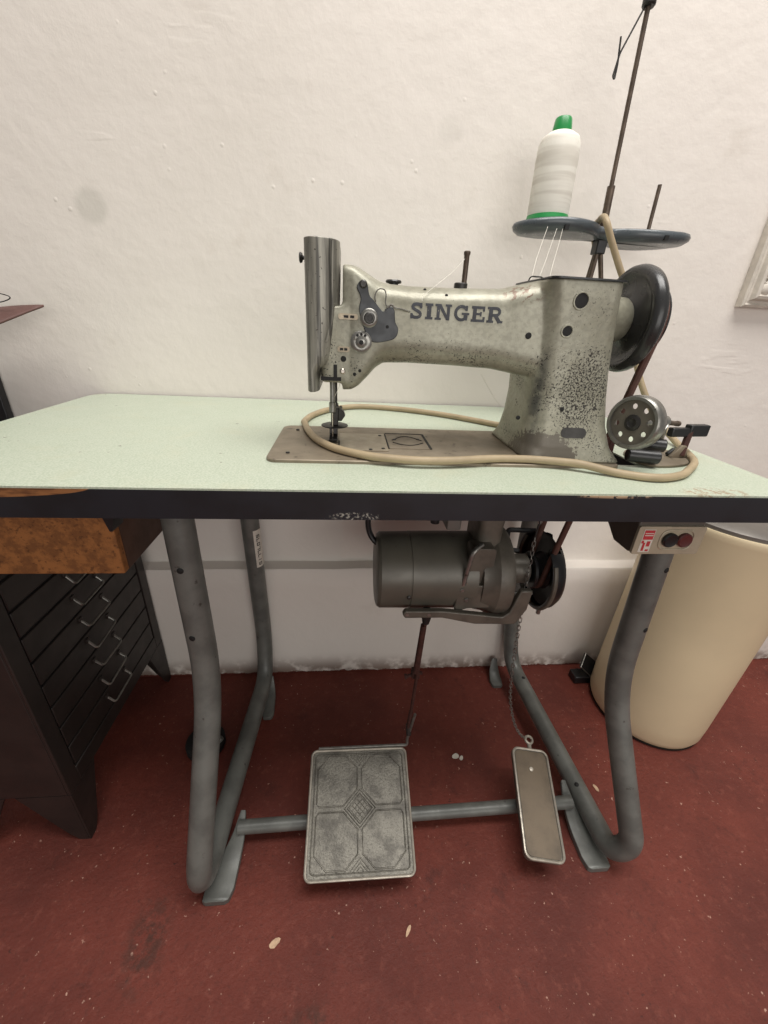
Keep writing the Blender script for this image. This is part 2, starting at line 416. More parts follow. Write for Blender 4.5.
# ------------------------------------------------------------------ sewing table
XL, XR, D, TH = -0.5638, 0.5279, 0.5174, 0.0352
SLOT = [(.315, .108), (.375, .108), (.375, .255), (.315, .255)]
def table():
    t = thing('sewing_table', 'long industrial sewing table with pale green top, black edge and bent grey tube legs', 'table', (-.02, .26, 0))
    outer = rrect(XL, XR, 0, D, (.035, .035, .012, .012), 6)
    bm = NB(); plate_with_holes(bm, outer, [SLOT], H-.0022, H)
    obj('tabletop', bm, 'lam', t, smooth=False)
    bm = NB(); e = .0006
    inner = rrect(XL-e, XR+e, -e, D+e, (.035, .035, .012, .012), 6)
    plate_with_holes(bm, inner, [SLOT], H-TH, H-.0022)
    b = obj('edge_band', bm, 'edge', t, smooth=False); b['label'] = 'black edge band chipped to brown board at its left end'
    b.data.transform(Matrix.Identity(4))
    # object coordinates of the painted marks are in world units: undo the offset with the material on world-like coordinates
    # ---- legs: one bent tube each side
    def leg(*corners, rad=.0203):
        bm = NB()
        pts = fillet(corners, [.085, .085, .05, .06] if len(corners) == 6 else [.085, .05, .05, .05, .06], 10)
        tube(bm, pts, rad, 22)
        return bm
    L1 = leg((-.262, .098, H-TH), (-.2535, .082, .405), (-.284, -.050, .038), (-.254, .425, .044), (-.2565, .463, .15), (-.258, .43, H-TH))
    a = obj('leg', L1, 'leg', t)
    L2 = leg((.440, .098, H-TH), (.446, .082, .372), (.500, -.034, .085), (.478, -.020, .040), (.447, .435, .060), (.430, .462, .20), (.40, .43, H-TH))
    b = obj('leg', L2, 'leg', t)
    # tapered sole tongues under the toe and heel of each leg
    for lg, spine in ((a, [((-.262, -.040, .010), .022), ((-.258, -.020, .010), .025), ((-.250, .020, .016), .019), ((-.240, .050, .034), .012), ((-.234, .078, .062), .005)]),
                      (b, [((.458, -.036, .010), .022), ((.456, -.014, .010), .025), ((.450, .030, .016), .020), ((.442, .065, .034), .013), ((.437, .100, .062), .005)]),
                      (a, [((-.236, .325, .006), .010), ((-.235, .34, .008), .014), ((-.236, .39, .02), .012), ((-.238, .42, .05), .006)]),
                      (b, [((.405, .40, .006), .014), ((.405, .42, .008), .017), ((.406, .445, .02), .014), ((.408, .462, .05), .008)])):
        bm = NB(); P_ = spline([p for p, w in spine], 6); W = [w for p, w in spine]; rings = []
        for k, p in enumerate(P_):
            u_ = k/6; i_ = min(int(u_), len(W)-2); w_ = W[i_]+(W[i_+1]-W[i_])*(u_-i_)
            if k == 0: w_ *= .72
            th_ = .010 if p.z < .02 else .007
            rings.append([(p.x-w_, p.y, p.z-th_), (p.x+w_, p.y, p.z-th_), (p.x+w_, p.y, p.z+.002), (p.x+w_*.7, p.y, p.z+.004), (p.x-w_*.7, p.y, p.z+.004), (p.x-w_, p.y, p.z+.002)])
        loft(bm, rings); obj('sole_plate', bm, 'leg', lg, bevel=.0008)
    # bolts in the tubes
    for (lg, pts) in ((a, [((-.2600, .05, .629), (0, 1, 0)), ((-.2600, .05, .515), (0, 1, 0))]),
                      (b, [((.4480, .05, .625), (0, 1, 0)), ((.4500, .05, .512), (0, 1, 0)), ((.463, .09, .20), (0, 0, -1)), ((.4535, .366, .20), (0, 0, -1))])):
        bv = BVHTree.FromPolygons([v.co+t.location for v in lg.data.vertices], [tuple(p.vertices) for p in lg.data.polygons])
        for p, ax in pts:
            q = bv.ray_cast(V(p), V(ax))
            if q[0] is None: q = bv.find_nearest(V(p))
            ax = q[1] if q[1].dot(V((-.04, -.4, .95))-q[0]) > 0 else -q[1]
            bm = NB(); lathe(bm, q[0]-ax*.003, ax, [(0, .0046), (.0035, .0046), (.0045, .003), (.0045, 0)], 12)
            obj('bolt', bm, 'hole', lg)
    # cross bar
    bm = NB(); cyl(bm, (-.240, .058, .046), (.442, .066, .046), .0125, 20)
    obj('cross_bar', bm, 'leg', t)
    # mounting plates under the top
    for x, y in ((-.262, .098), (-.258, .43), (.440, .098), (.40, .43)):
        bm = NB(); box(bm, x-.028, x+.028, y-.03, y+.03, H-TH-.005, H-TH); 
        box(bm, x-.026, x-.021, y-.024, y+.024, H-TH-.028, H-TH-.004); box(bm, x+.021, x+.026, y-.024, y+.024, H-TH-.028, H-TH-.004)
        obj('mounting_plate', bm, 'darksteel', t, bevel=.001)
    # sticker on the back left tube
    bm = NB()
    def on_tube(u, zz, off):  # wrap round the back left tube
        k = (.745-zz)/(.745-.15); cx = -.258+.0015*k; cy = .43+.033*k
        a_ = u
        return (cx+math.cos(a_)*(.0207+off), cy+math.sin(a_)*(.0207+off), zz)
    def wrap(bm, a0, a1, z0, z1, off, n=8):
        g = [[bm.verts.new(on_tube(a0+(a1-a0)*i/n, z, off)) for i in range(n+1)] for z in (z0, z1)]
        for i in range(n): bm.faces.new((g[0][i], g[0][i+1], g[1][i+1], g[1][i]))
    wrap(bm, -1.15, .35, .398, .500, .0002)
    st = obj('sticker', bm, 'white', a); st['label'] = 'white printed sticker with upright black characters'
    bm = NB()
    # upright characters S H 0 L L / S read down the sticker
    glyph = {'S': [(0,0,1,.2),(0,.4,1,.6),(0,.8,1,1),(0,.5,.25,1),(.75,0,1,.5)], 'L': [(0,0,.25,1),(0,0,1,.2)], '0': [(0,0,.25,1),(.75,0,1,1),(0,0,1,.2),(0,.8,1,1)],
             'T': [(.38,0,.62,1),(0,.8,1,1)], '/': [(.4,0,.6,1)], '7': [(0,.8,1,1),(.7,0,.95,1)]}
    zc = .488
    for ch in 'SL07LL/S':
        w, h = .0085, .42
        for (gx0, gy0, gx1, gy1) in glyph[ch]:
            # reading direction runs down the tube
            wrap(bm, -.86+h*gy0, -.86+h*gy1, zc-w*gx1, zc-w*gx0, .0005, 3)
        zc -= .0108
    obj('sticker_print', bm, 'ink', st)
    # wooden drawer slung under the left end
    bm = NB(); box(bm, -.549, -.312, .052, .34, .645, .735); dr = obj('drawer', bm, 'woodside', t, bevel=.002)
    bm = NB(); box(bm, -.556, -.311, .040, .052, .647, .738); o = obj('drawer_front', bm, 'chip', dr, bevel=.0015); 
    bm = NB(); prism(bm, [(-.3065, H-TH), (-.291, H-TH), (-.2975, .7195), (-.3005, .7195)], xz(.016), xz(.040)); obj('drawer_catch', bm, 'black', t)
    bm = NB(); box(bm, -.552, -.311, .052, .34, .738, H-TH); obj('drawer_rail', bm, 'woodside', t)
table()
# move the painted marks of the table into the table's own coordinates (its empty sits at -.02,.26,0)
for nm, dx in (('pale green speckled laminate', 1), ('black edge band with brown chips', 1)):
    for n in bpy.data.materials[nm].node_tree.nodes:
        if n.type == 'VECT_MATH' and n.operation == 'SUBTRACT':
            v = n.inputs[1].default_value; n.inputs[1].default_value = (v[0]+.02, v[1]-.26, v[2])

# ------------------------------------------------------------------ sewing machine
ARM_Y = .137
def machine():
    t = thing('sewing_machine', 'old grey industrial sewing machine head with worn enamel, standing on the green table top', 'sewing machine', (MX, MY, MZ))
    # bed
    bm = NB()
    pl = rrect(-.140, .335, .088, .2665, .014)
    loft(bm, [[(x, y, H+.0001) for x, y in pl], [(x, y, H+.0035) for x, y in pl], [((x-.0975)*.996+.0975, (y-.177)*.988+.177, H+.0045) for x, y in pl]])
    bed = obj('bed', bm, 'bed', t)
    zt = H+.0045
    bm = NB(); pl = rrect(-.049, .020, .131, .222, .002)
    loft(bm, [[(x, y, zt) for x, y in pl], [(x, y, zt+.0008) for x, y in pl]]); obj('throat_plate', bm, 'slide', bed)
    bm = NB(); pl = rrect(.022, .080, .145, .226, .002)
    loft(bm, [[(x, y, zt) for x, y in pl], [(x, y, zt+.0006) for x, y in pl]]); obj('slide_plate', bm, 'bed', bed)
    for (x0, y0, x1, y1) in ((.0205, .145, .0222, .224), (.080, .146, .0835, .226), (-.05, .150, -.048, .178), (.022, .2255, .081, .2275)):
        bm = NB(); box(bm, x0, x1, y0, y1, zt+.0001, zt+.0011); obj('plate_seam', bm, 'hole', bed)
    for f_ in (lambda k: .188+.022*math.sin(PI*k/14), lambda k: .176-.014*math.sin(PI*k/14)):   # finger notch of the slide plate
        bm = NB(); tube(bm, [(.030+.045*k/14, f_(k), zt+.0006) for k in range(15)], .0009, 6); obj('plate_seam', bm, 'hole', bed)
    for (x, y) in ((.013, .143), (.013, .212), (-.035, .137), (.034, .192), (.070, .196), (-.005, .137), (-.115, .115), (-.115, .235)):
        bm = NB(); lathe(bm, (x, y, zt+.0002), (0, 0, 1), [(0, .0027), (.0012, .0027), (.0016, .0018), (.0016, 0)], 12); obj('plate_screw', bm, 'darksteel', bed)
    # one continuous casting: head, arm and pillar, fused by a voxel remesh
    bm = NB()
    secs = [(-.0445, .8620, 1.0045, .140, .222, .010), (-.033, .8625, 1.0040, .136, .224, .013), (-.024, .8670, 1.0015, .135, .226, .018), (-.012, .8790, .9955, .1345, .227, .022),
            (-.002, .8900, .9905, .135, .227, .025), (.008, .8965, .9880, .1355, .227, .026), (.04, .8975, .9870, .137, .225, .028), (.10, .8965, .9880, .137, .225, .028), (.155, .8945, .9905, .136, .226, .028),
            (.185, .890, .998, .130, .230, .026), (.26, .885, 1.000, .124, .233, .02)]
    loft(bm, [[(x, y, z) for y, z in rrect(y0, y1, z0, z1, r, 6)] for (x, z0, z1, y0, y1, r) in secs])
    pil = [(H+.004, .202, .340, .098, .262, .018), (H+.010, .204, .336, .100, .258, .022), (H+.022, .206, .3275, .107, .250, .026), (.83, .2065, .3190, .115, .242, .030), (.865, .2055, .3120, .118, .238, .032),
           (.90, .2015, .3050, .118, .236, .032), (.95, .199, .2960, .116, .235, .028), (.985, .197, .2900, .114, .235, .022), (1.0015, .196, .2880, .114, .235, .018)]
    loft(bm, [[(x, y, z) for x, y in rrect(x0, x1, y0, y1, (r*.75, r, r, r*.5), 6)] for (z, x0, x1, y0, y1, r) in pil])
    loft(bm, [[(x, y, z) for x, y in rrect(-.0715, -.030, .1365, .2225, .008, 5)] for z in (.8715, .8730, .9565, .9600)])
    bmesh.ops.recalc_face_normals(bm, faces=bm.faces)
    me = bpy.data.meshes.new('tmp'); bm.to_mesh(me); bm.free()
    o = bpy.data.objects.new('tmp', me); C.objects.link(o)
    r = o.modifiers.new('r', 'REMESH'); r.mode = 'VOXEL'; r.voxel_size = .0022
    s = o.modifiers.new('s', 'SMOOTH'); s.factor = .5; s.iterations = 7
    dg = bpy.context.evaluated_depsgraph_get(); dg.update()
    me2 = bpy.data.meshes.new_from_object(o.evaluated_get(dg)); bpy.data.objects.remove(o)
    bm = NB(); bm.from_mesh(me2)
    bvh = BVHTree.FromBMesh(bm)
    body = obj('body', bm, 'cast', t, ang=80)
    def front(x, z, off=0.0):
        h = bvh.ray_cast(V((x, -.2, z)), V((0, 1, 0)))
        return (h[0].y if h[0] else ARM_Y)-off
    # pillar cover plate with its wire handle
    bm = NB(); pl = rrect(.1970, .2915, .112, .238, .010)
    loft(bm, [[(x, y, 1.0012) for x, y in pl], [(x, y, 1.0032) for x, y in pl]]); cov = obj('top_cover', bm, 'black', t)
    bm = NB(); tube(bm, fillet([(.2070, .212, 1.003), (.2090, .212, 1.0110), (.2270, .212, 1.0110), (.2300, .212, 1.003)], .005), .0009, 8); obj('wire_handle', bm, 'darksteel', cov)
    # lettering
    bm = NB(); lettering(bm, .0365, .1520, .9508, .9683, front)
    l = obj('lettering', bm, 'letter', t, smooth=False); l['label'] = 'dark worn SINGER lettering'
    # face plate: tall curved sheet cover at the left end
    bm = NB()
    full = rrect(-.0885, -.0478, .1275, .228, (.004, .010, .016, .024), 7)
    def cover(z, xr): # narrow the section towards its right side
        k = (xr+.0885)/.0407
        return [(-.0885+(x+.0885)*k, y, z) for x, y in full]
    loft(bm, [cover(1.0265, -.0480), cover(1.024, -.0478), cover(.99, -.0482), cover(.955, -.0492), cover(.925, -.0530), cover(.905, -.0565), cover(.896, -.0600), cover(.890, -.0690), cover(.884, -.0735), cover(.862, -.0740), cover(.8605, -.0735)])
    fp = obj('face_plate', bm, 'faceplate', t, ang=50, bevel=.0012)
    bm = NB(); lathe(bm, (-.0885, .178, 1.011), (-1, 0, 0), [(0, .0022), (.0045, .0022), (.0055, .005), (.008, .006), (.009, .0048), (.0092, 0)], 16); obj('thumb_screw', bm, 'darksteel', fp)
    # ridge along the right side of the cover
    bm = NB(); tube(bm, spline([(-.0560, .1283, 1.024), (-.0565, .1283, .98), (-.0575, .1283, .945), (-.0635, .1283, .92)]), .0016, 8); obj('cover_rib', bm, 'faceplate', fp)
    # needle bar housing below the cover
    bm = NB(); box(bm, -.0715, -.046, .1352, .1380, .8745, .8790); box(bm, -.0555, -.0510, .1350, .138, .8785, .894); obj('guide_slot', bm, 'hole', body)
    bm = NB(); lathe(bm, (-.0440, .1370, .8868), (0, -1, 0), [(0, .0034), (.003, .0034), (.0042, .0022), (.0042, 0)], 14); obj('clamp_screw', bm, 'chrome', body)
    # needle bar, presser bar and foot
    bm = NB(); cyl(bm, (-.0585, .178, .836), (-.0585, .178, .886), .0036, 16); bar = obj('needle_bar', bm, 'steel', t)
    bm = NB(); cyl(bm, (-.0585, .178, .826), (-.0585, .178, .840), .0048, 16, ch=.0008); cyl(bm, (-.0545, .176, .834), (-.0475, .172, .834), .0014, 10); cyl(bm, (-.0475, .172, .834), (-.0460, .171, .834), .0026, 12); obj('needle_clamp', bm, 'steel', bar)
    bm = NB(); cyl(bm, (-.0585, .178, .790), (-.0585, .178, .828), .0010, 10); obj('needle', bm, 'chrome', bar)
    bm = NB(); cyl(bm, (-.0560, .192, .800), (-.0560, .192, .886), .0040, 16); pb = obj('presser_bar', bm, 'darksteel', t)
    bm = NB()
    box(bm, -.0610, -.0505, .184, .197, .806, .836)
    prism(bm, [(-.0505, .812), (-.0505, .832), (-.043, .826), (-.0405, .820), (-.046, .812)], xz(.184), xz(.197))
    lathe(bm, (-.056, .192, .803), (0, 0, 1), [(0, .0), (0, .019), (.0014, .020), (.0024, .017), (.0026, 0)], 24)
    obj('presser_foot_clamp', bm, 'darksteel', pb, bevel=.0008)
    bm = NB()
    prism(bm, [(.168, .7855), (.200, .7855), (.200, .790), (.198, .806), (.190, .806), (.188, .792), (.168, .789)], yz(-.0635), yz(-.0515))
    obj('presser_foot', bm, 'darksteel', pb, bevel=.0008)
    # thread tension assembly on the front of the head
    def disc(x, z, prof, mat, name, par, n=28):
        y = front(x, z); bm = NB(); lathe(bm, (x, y+.001, z), (0, -1, 0), prof, n); return obj(name, bm, mat, par)
    pts = [(-.027,.9839),(-.0229,.9878),(-.0178,.9871),(-.0154,.9823),(-.013,.9727),(-.0077,.9676),(.0033,.9565),(.0075,.9600),(.0125,.9625),(.0172,.9588),(.0189,.9462),(.023,.9383),(.0208,.9292),(.012,.9246),(-.0059,.9222),(-.0152,.93),(-.0247,.9551),(-.0233,.9691),(-.0278,.9794)]
    bm = NB(); prism(bm, smoothpoly(pts, 4), xz(.1315), xz(.1375)); tp = obj('tension_plate', bm, 'plate', t, bevel=.0008)
    tp['label'] = 'dark blue-black curved plate'
    for (x, z, R_) in ((-.0129, .9487, .0105), (-.0218, .9217, .0130)):
        yb = .1325
        bm = NB(); lathe(bm, (x, yb, z), (0, -1, 0), [(0, R_*.8), (.002, R_), (.0035, R_), (.0050, R_*.82), (.0052, R_*.55), (.0050, R_*.5), (.0085, R_*.45), (.0095, R_*.3), (.0095, 0)], 30)
        d = obj('tension_disc', bm, 'steel', t)
        if R_ < .012:
            bm = NB(); lathe(bm, (x, yb-.009, z), (0, -1, 0), [(0, R_*.6), (.006, R_*.6), (.007, R_*.5), (.007, R_*.34), (.005, R_*.3), (.005, 0)], 24); obj('tension_nut', bm, 'darksteel', d)
        else:
            for k in range(3):
                aa = PI/2+(.55-k*.55); bm = NB(); lathe(bm, (x+math.cos(aa)*R_*.68, yb-.0040, z+math.sin(aa)*R_*.68), (0, -1, 0), [(0, .0017), (.0016, .0017), (.0016, 0)], 10); obj('disc_hole', bm, 'hole', d)
            bm = NB(); lathe(bm, (x, yb-.009, z), (0, -1, 0), [(0, .0028), (.0016, .0026), (.0016, 0)], 12); obj('disc_hole', bm, 'hole', d)
    # slotted thread guides
    for (x0, x1, z0, z1, hs) in ((-.0495, -.026, .9458, .9522, ((-.043, -.0375), (-.0355, -.0305))), (-.0505, -.0355, .9095, .9157, ((-.0475, -.0435), (-.0422, -.0385)))):
        bm = NB(); pl = rrect(x0, x1, z0, z1, .0025)
        loft(bm, [[(x, y, z) for x, z in pl] for y in (.139, .1325, .132)]); g = obj('thread_guide', bm, 'slide', t)
        bm = NB()
        for a_, b_ in hs: box(bm, a_, b_, .1314, .1325, (z0+z1)/2-.0014, (z0+z1)/2+.0014)
        obj('guide_slot', bm, 'hole', g)
    # thread wire from the plate to the arm, and the check spring loop
    bm = NB(); tube(bm, spline([(.0085, .128, .9605), (.013, .127, .9640), (.017, .127, .9612), (.026, .130, .9600), (.0365, .1345, .9578)]), .0010, 8); obj('thread_wire', bm, 'steel', t)
    bm = NB(); tube(bm, spline([(-.0055, .131, .9660), (-.0068, .130, .972), (-.0035, .130, .9790), (.0035, .130, .9795), (.0062, .130, .974), (.0058, .130, .966), (.0090, .130, .961)]), .0007, 8); obj('check_spring', bm, 'steel', t)
    bm = NB(); lathe(bm, (-.0207, .1345, .9838), (0, -1, 0), [(0, .0046), (.004, .0046), (.0055, .003), (.0055, 0)], 16); obj('plate_screw', bm, 'darksteel', tp)
    bm = NB(); lathe(bm, (.0095, .1320, .9402), (0, -1, 0), [(0, .0020), (.0008, .0020), (.0008, 0)], 10); obj('plate_screw', bm, 'hole', tp)
    # bores and screws in the casting
    for (x, z, rr) in ((.237, .9795, .0088), (.229, .9462, .0066), (.187, .9385, .0040), (-.0432, .9010, .0036), (-.0290, .8835, .0022), (-.0225, .8880, .0020), (.055, .983, .0018), (.081, .978, .0018), (.246, .852, .0030), (.197, .835, .0028)):
        y = front(x, z)
        bm = NB(); lathe(bm, (x, y+.0012, z), (0, -1, 0), [(0, rr), (.0017, rr*.96), (.0019, rr*.8), (.0019, 0)], 24)
        bm2 = bm; obj('bore', bm2, 'hole', body)
    for (x, z, rr) in ((.237, .9795, .0092), (.229, .9462, .0069)):
        y = front(x, z); bm = NB(); u = [(x+rr*math.cos(k*PI/14), front(x+rr*math.cos(k*PI/14), z+rr*math.sin(k*PI/14), .0002), z+rr*math.sin(k*PI/14)) for k in range(28)]
        tube(bm, u, .0013, 6, closed=True); obj('bore_rim', bm, 'cast', body)
    # maker's badge low on the pillar
    bm = NB(); pl = rrect(.250, .2855, .8155, .8285, .006)
    A = [bm.verts.new((x, front(x, z, .0009), z)) for x, z in pl]; B = [bm.verts.new((x, front(x, z, -.002), z)) for x, z in pl]
    bm.faces.new(A)
    for k in range(len(A)): bm.faces.new((A[k], A[(k+1) % len(A)], B[(k+1) % len(A)], B[k]))
    bd = obj('badge', bm, 'darksteel', t); bd['label'] = 'small dark oval badge'
    # oil cap and thread pin on the arm
    bm = NB(); lathe(bm, (.019, .178, .985), (0, 0, 1), [(0, .006), (.0045, .006), (.005, .0095), (.007, .0102), (.0085, .009), (.0088, 0)], 24); obj('oil_cap', bm, 'black', t)
    bm = NB(); lathe(bm, (.1055, .178, .985), (0, 0, 1), [(0, .0085), (.009, .0085), (.010, .0075), (.010, 0)], 24); pn = obj('thread_pin_base', bm, 'darksteel', t)
    bm = NB(); lathe(bm, (.1095, .178, .993), (-.01, 0, 1), [(0, .0034), (.032, .0034), (.0335, .0042), (.036, .0042), (.037, .003), (.037, 0)], 14); obj('thread_pin', bm, 'brownrod', pn)
    # handwheel and its hub
    bm = NB(); wx, wy, wz = 0, .178, .963
    lathe(bm, (wx, wy, wz), (1, 0, 0), [(.280, .036), (.292, .0355), (.300, .033), (.308, .030), (.318, .0285), (.330, .0275), (.335, .024), (.336, 0)], 36); obj('bearing_hub', bm, 'cast', t)
    bm = NB()
    lathe(bm, (wx, wy, wz), (1, 0, 0), [(.332, 0), (.332, .020), (.334, .024), (.338, .030), (.341, .042), (.340, .050), (.336, .054), (.3335, .058), (.3345, .0625), (.338, .0655), (.343, .0668), (.349, .0655), (.353, .061), (.3545, .055), (.353, .050),
                                   (.354, .046), (.356, .046), (.3615, .0385), (.367, .046), (.369, .046), (.369, .01), (.369, 0)], 64, close=False)
    hw = obj('handwheel', bm, 'wheel', t, ang=50); hw['label'] = 'black dished handwheel'
    return t
GL = {}
def lettering(bm, x0, x1, z0, z1, front):
    """slab-serif capitals, each a set of flat bars and one swept bowl, laid on the arm's surface"""
    h = z1-z0; adv = (x1-x0)
    widths = {'S': .80, 'I': .46, 'N': 1.0, 'G': .96, 'E': .84, 'R': .96}
    word = 'SINGER'; tot = sum(widths[c] for c in word)+.14*5; sc = adv/tot
    def quad(P):
        vs = []
        for (x, z) in P: vs.append(bm.verts.new((x, front(x, z, .0007), z)))
        ws = [bm.verts.new((v.co.x, v.co.y+.0014, v.co.z)) for v in vs]
        bm.faces.new(vs); n = len(vs)
        for k in range(n): bm.faces.new((vs[k], vs[(k+1) % n], ws[(k+1) % n], ws[k]))
    cx = x0
    for ch in word:
        w = widths[ch]
        T = lambda u, v: (cx+u*w*sc, z0+v*h)
        def bar(u0, v0, u1, v1, n=4):
            for i in range(n):
                a, b = v0+(v1-v0)*i/n, v0+(v1-v0)*(i+1)/n
                quad([T(u0, a), T(u1, a), T(u1, b), T(u0, b)])
        def stroke(P, th, n=1):
            for (a, b) in zip(P, P[1:]):
                A, B = V((a[0]*w*sc, a[1]*h)), V((b[0]*w*sc, b[1]*h)); d = (B-A).normalized(); A -= d*.0004; B += d*.0004
                s = V((-d.y, d.x))*th*h*.5
                quad([(cx+q.x, z0+q.y) for q in (A-s, B-s, B+s, A+s)])
        t = .2
        if ch == 'I': bar(.22, 0, .78, 1); bar(0, 0, 1, .16, 1); bar(0, .84, 1, 1, 1)
        if ch == 'N':
            bar(.10, 0, .28, 1); bar(.72, 0, .90, 1); bar(0, 0, .38, .14, 1); bar(0, .86, .36, 1, 1); bar(.62, .86, 1, 1, 1)
            for i in range(4):
                a, b = i/4, (i+1)/4
                quad([T(.12+.60*a, 1-a), T(.34+.56*a, 1-a), T(.34+.56*b, 1-b), T(.12+.60*b, 1-b)])
        if ch == 'E':
            bar(.10, 0, .36, 1); bar(0, 0, 1, .17, 1); bar(0, .83, .96, 1, 1); bar(.3, .43, .72, .58, 1); bar(.62, .36, .74, .65, 1); bar(.86, .1, 1, .34, 1); bar(.82, .68, .96, .9, 1)
        if ch == 'R':
            bar(.10, 0, .34, 1); bar(0, 0, .44, .15, 1); bar(0, .85, .5, 1, 1)
            stroke([(.3, .92)]+[(.55+.23*math.cos(a), .70+.22*math.sin(a)) for a in [PI/2-k*PI/8 for k in range(9)]]+[(.3, .47)], .19)
            stroke([(.50, .50), (.84, .06)], .24); bar(.72, 0, 1.04, .15, 1)
        if ch == 'G':
            stroke([(.5+.38*math.cos(a), .5+.42*math.sin(a)) for a in [math.radians(40+k*16) for k in range(17)]], .20)
            bar(.66, .06, .90, .46, 2); bar(.52, .40, 1.0, .54, 1); bar(.74, .66, .88, .98, 1)
        if ch == 'S':
            P = [(.84, .76), (.78, .86), (.64, .915), (.46, .92), (.28, .88), (.20, .77), (.24, .65), (.40, .56), (.60, .48), (.76, .39), (.82, .27), (.74, .14), (.58, .085), (.38, .085), (.22, .13), (.14, .24)]
            stroke(P, .20); bar(.76, .66, .92, 1.0, 1); bar(.06, 0, .22, .34, 1)
        cx += (w+.14)*sc
mach = machine()

# ------------------------------------------------------------------ belt from handwheel to motor
def belt():
    a, b = V((.3630, .178, .963)), V((.322, .215, .533)); ra, rb = .0425, .030
    d = b-a; L = math.hypot(d.y, d.z); dy, dz = d.y/L, d.z/L      # unit vector in the YZ plane
    al = math.asin((ra-rb)/L)
    pts = []
    def arc(c, r, a0, a1, n=14):
        for k in range(n+1):
            t = a0+(a1-a0)*k/n; pts.append((c.x, c.y+r*math.cos(t), c.z+r*math.sin(t)))
    th = math.atan2(dz, dy)                 # direction of the run
    arc(a, ra, th+PI/2-al, th+PI*1.5+al); n = len(pts)
    for k in range(1, 12):                  # run down
        pass
    arc(b, rb, th-PI/2+al, th+PI/2-al)
    P = [V(p) for p in pts]
    bm = NB(); full = []
    for i, p in enumerate(P):
        q = P[(i+1) % len(P)]; full.append(p)
        if (q-p).length > .05: full += [p.lerp(q, k/14) for k in range(1, 14)]
    tube(bm, full, .0052, 10, closed=True)
    o = obj('drive_belt', bm, 'belt', None); rebase(o, (.35, .2, .50))
    tag(o, 'brown leather drive belt running from the handwheel down through the table to the motor', 'belt')
belt()

# ------------------------------------------------------------------ bobbin winder
def winder():
    t = thing('bobbin_winder', 'bobbin winder with a perforated metal wheel, bolted beside the sewing machine pillar', 'bobbin winder', (.42, .14, H))
    bm = NB(); pl = [(.378, .108), (.405, .098), (.452, .112), (.472, .150), (.468, .178), (.44, .186), (.40, .176), (.38, .15)]
    prism(bm, smoothpoly(pl, 4), xy(H+.0001), xy(H+.004)); obj('base_plate', bm, 'bed', t, bevel=.001)
    c = V((.339, .0955, .842)); ax = V((-.90, -.42, .05)).normalized()
    # wheel: a dished disc with eight round holes, real openings
    bm = NB(); R_ = .0305
    n = 64; u, w, a = basis(ax)
    outer = [(R_*math.cos(k*2*PI/n), R_*math.sin(k*2*PI/n)) for k in range(n)]
    holes = [[(.0210*math.cos(j*PI/4+.2)+.0037*math.cos(k*PI/6), .0210*math.sin(j*PI/4+.2)+.0037*math.sin(k*PI/6)) for k in range(12)] for j in range(8)]
    plate_with_holes(bm, outer, holes, .004, .007)
    for v in bm.verts: v.co = c+u*v.co.x+w*v.co.y+a*v.co.z
    wh = obj('winder_wheel', bm, 'motor2', t, smooth=False); wh['label'] = 'dark disc pierced by a ring of round holes'
    bm = NB(); lathe(bm, c, ax, [(-.009, .0300), (-.009, .0330), (-.006, .0350), (.003, .0350), (.008, .0343), (.010, .0325), (.010, .0290), (.006, .0287), (-.006, .0290), (-.009, .0300)], 48, close=False)
    obj('wheel_rim', bm, 'steel', wh)
    bm = NB(); lathe(bm, c, ax, [(.006, .011), (.0085, .010), (.0095, .006), (.0085, .0055), (.008, .004), (.007, 0)], 24); obj('wheel_hub', bm, 'darksteel', wh)
    # spindle arm behind the wheel
    bm = NB(); cyl(bm, c+ax*.002, c-ax*.060, .0055, 16); cyl(bm, c-ax*.048, c-ax*.074, .0085, 16, ch=.001); arm = obj('spindle', bm, 'steel', t)
    bm = NB(); tube(bm, [c-ax*.062+V((0, 0, -.004)), V((.415, .142, .812)), V((.424, .150, H+.004))], [.0105, .009, .010], 12); obj('bracket', bm, 'steel', t)
    bm = NB(); cyl(bm, V((.400, .126, .838)), V((.442, .146, .832)), .0034, 12); cyl(bm, V((.440, .145, .8323)), V((.446, .148, .8315)), .0040, 12); obj('latch_pin', bm, 'brownrod', t)
    # two dark rubber stops lying on the base
    for p, q in (((.352, .110, .7945), (.392, .098, .7945)), ((.378, .136, .805), (.414, .120, .805))):
        bm = NB(); cyl(bm, p, q, .0092, 18, ch=.0015); obj('rubber_roller', bm, 'black', t)
    # stop post
    bm = NB(); prism(bm, [(.441, H+.004), (.470, H+.004), (.462, .802), (.455, .802)], xz(.136), xz(.142)); obj('post_foot', bm, 'bed', t, bevel=.001)
    bm = NB(); tube(bm, [(.459, .138, .786), (.463, .142, .806), (.467, .146, .824)], .0048, 10); obj('stop_post', bm, 'rust', t)
    bm = NB()
    m = Matrix.Translation((.476, .148, .8225)) @ Matrix.Rotation(.12, 4, 'Z')
    box(bm, -.014, .020, -.006, .006, -.0085, .0085, m); box(bm, -.044, -.012, -.005, .005, -.009, .004, m); box(bm, -.050, -.036, -.003, .003, -.017, -.007, m @ Matrix.Rotation(-.6, 4, 'Y'))
    obj('tension_block', bm, 'black', t, bevel=.0018)
    bm = NB(); tube(bm, [(.352, .150, H+.001), (.353, .150, .806), (.356, .150, .822)], [.006, .0045, .003], 8); box(bm, .340, .352, .148, .158, H+.0001, .808); obj('stop_lever', bm, 'rust', t)
winder()

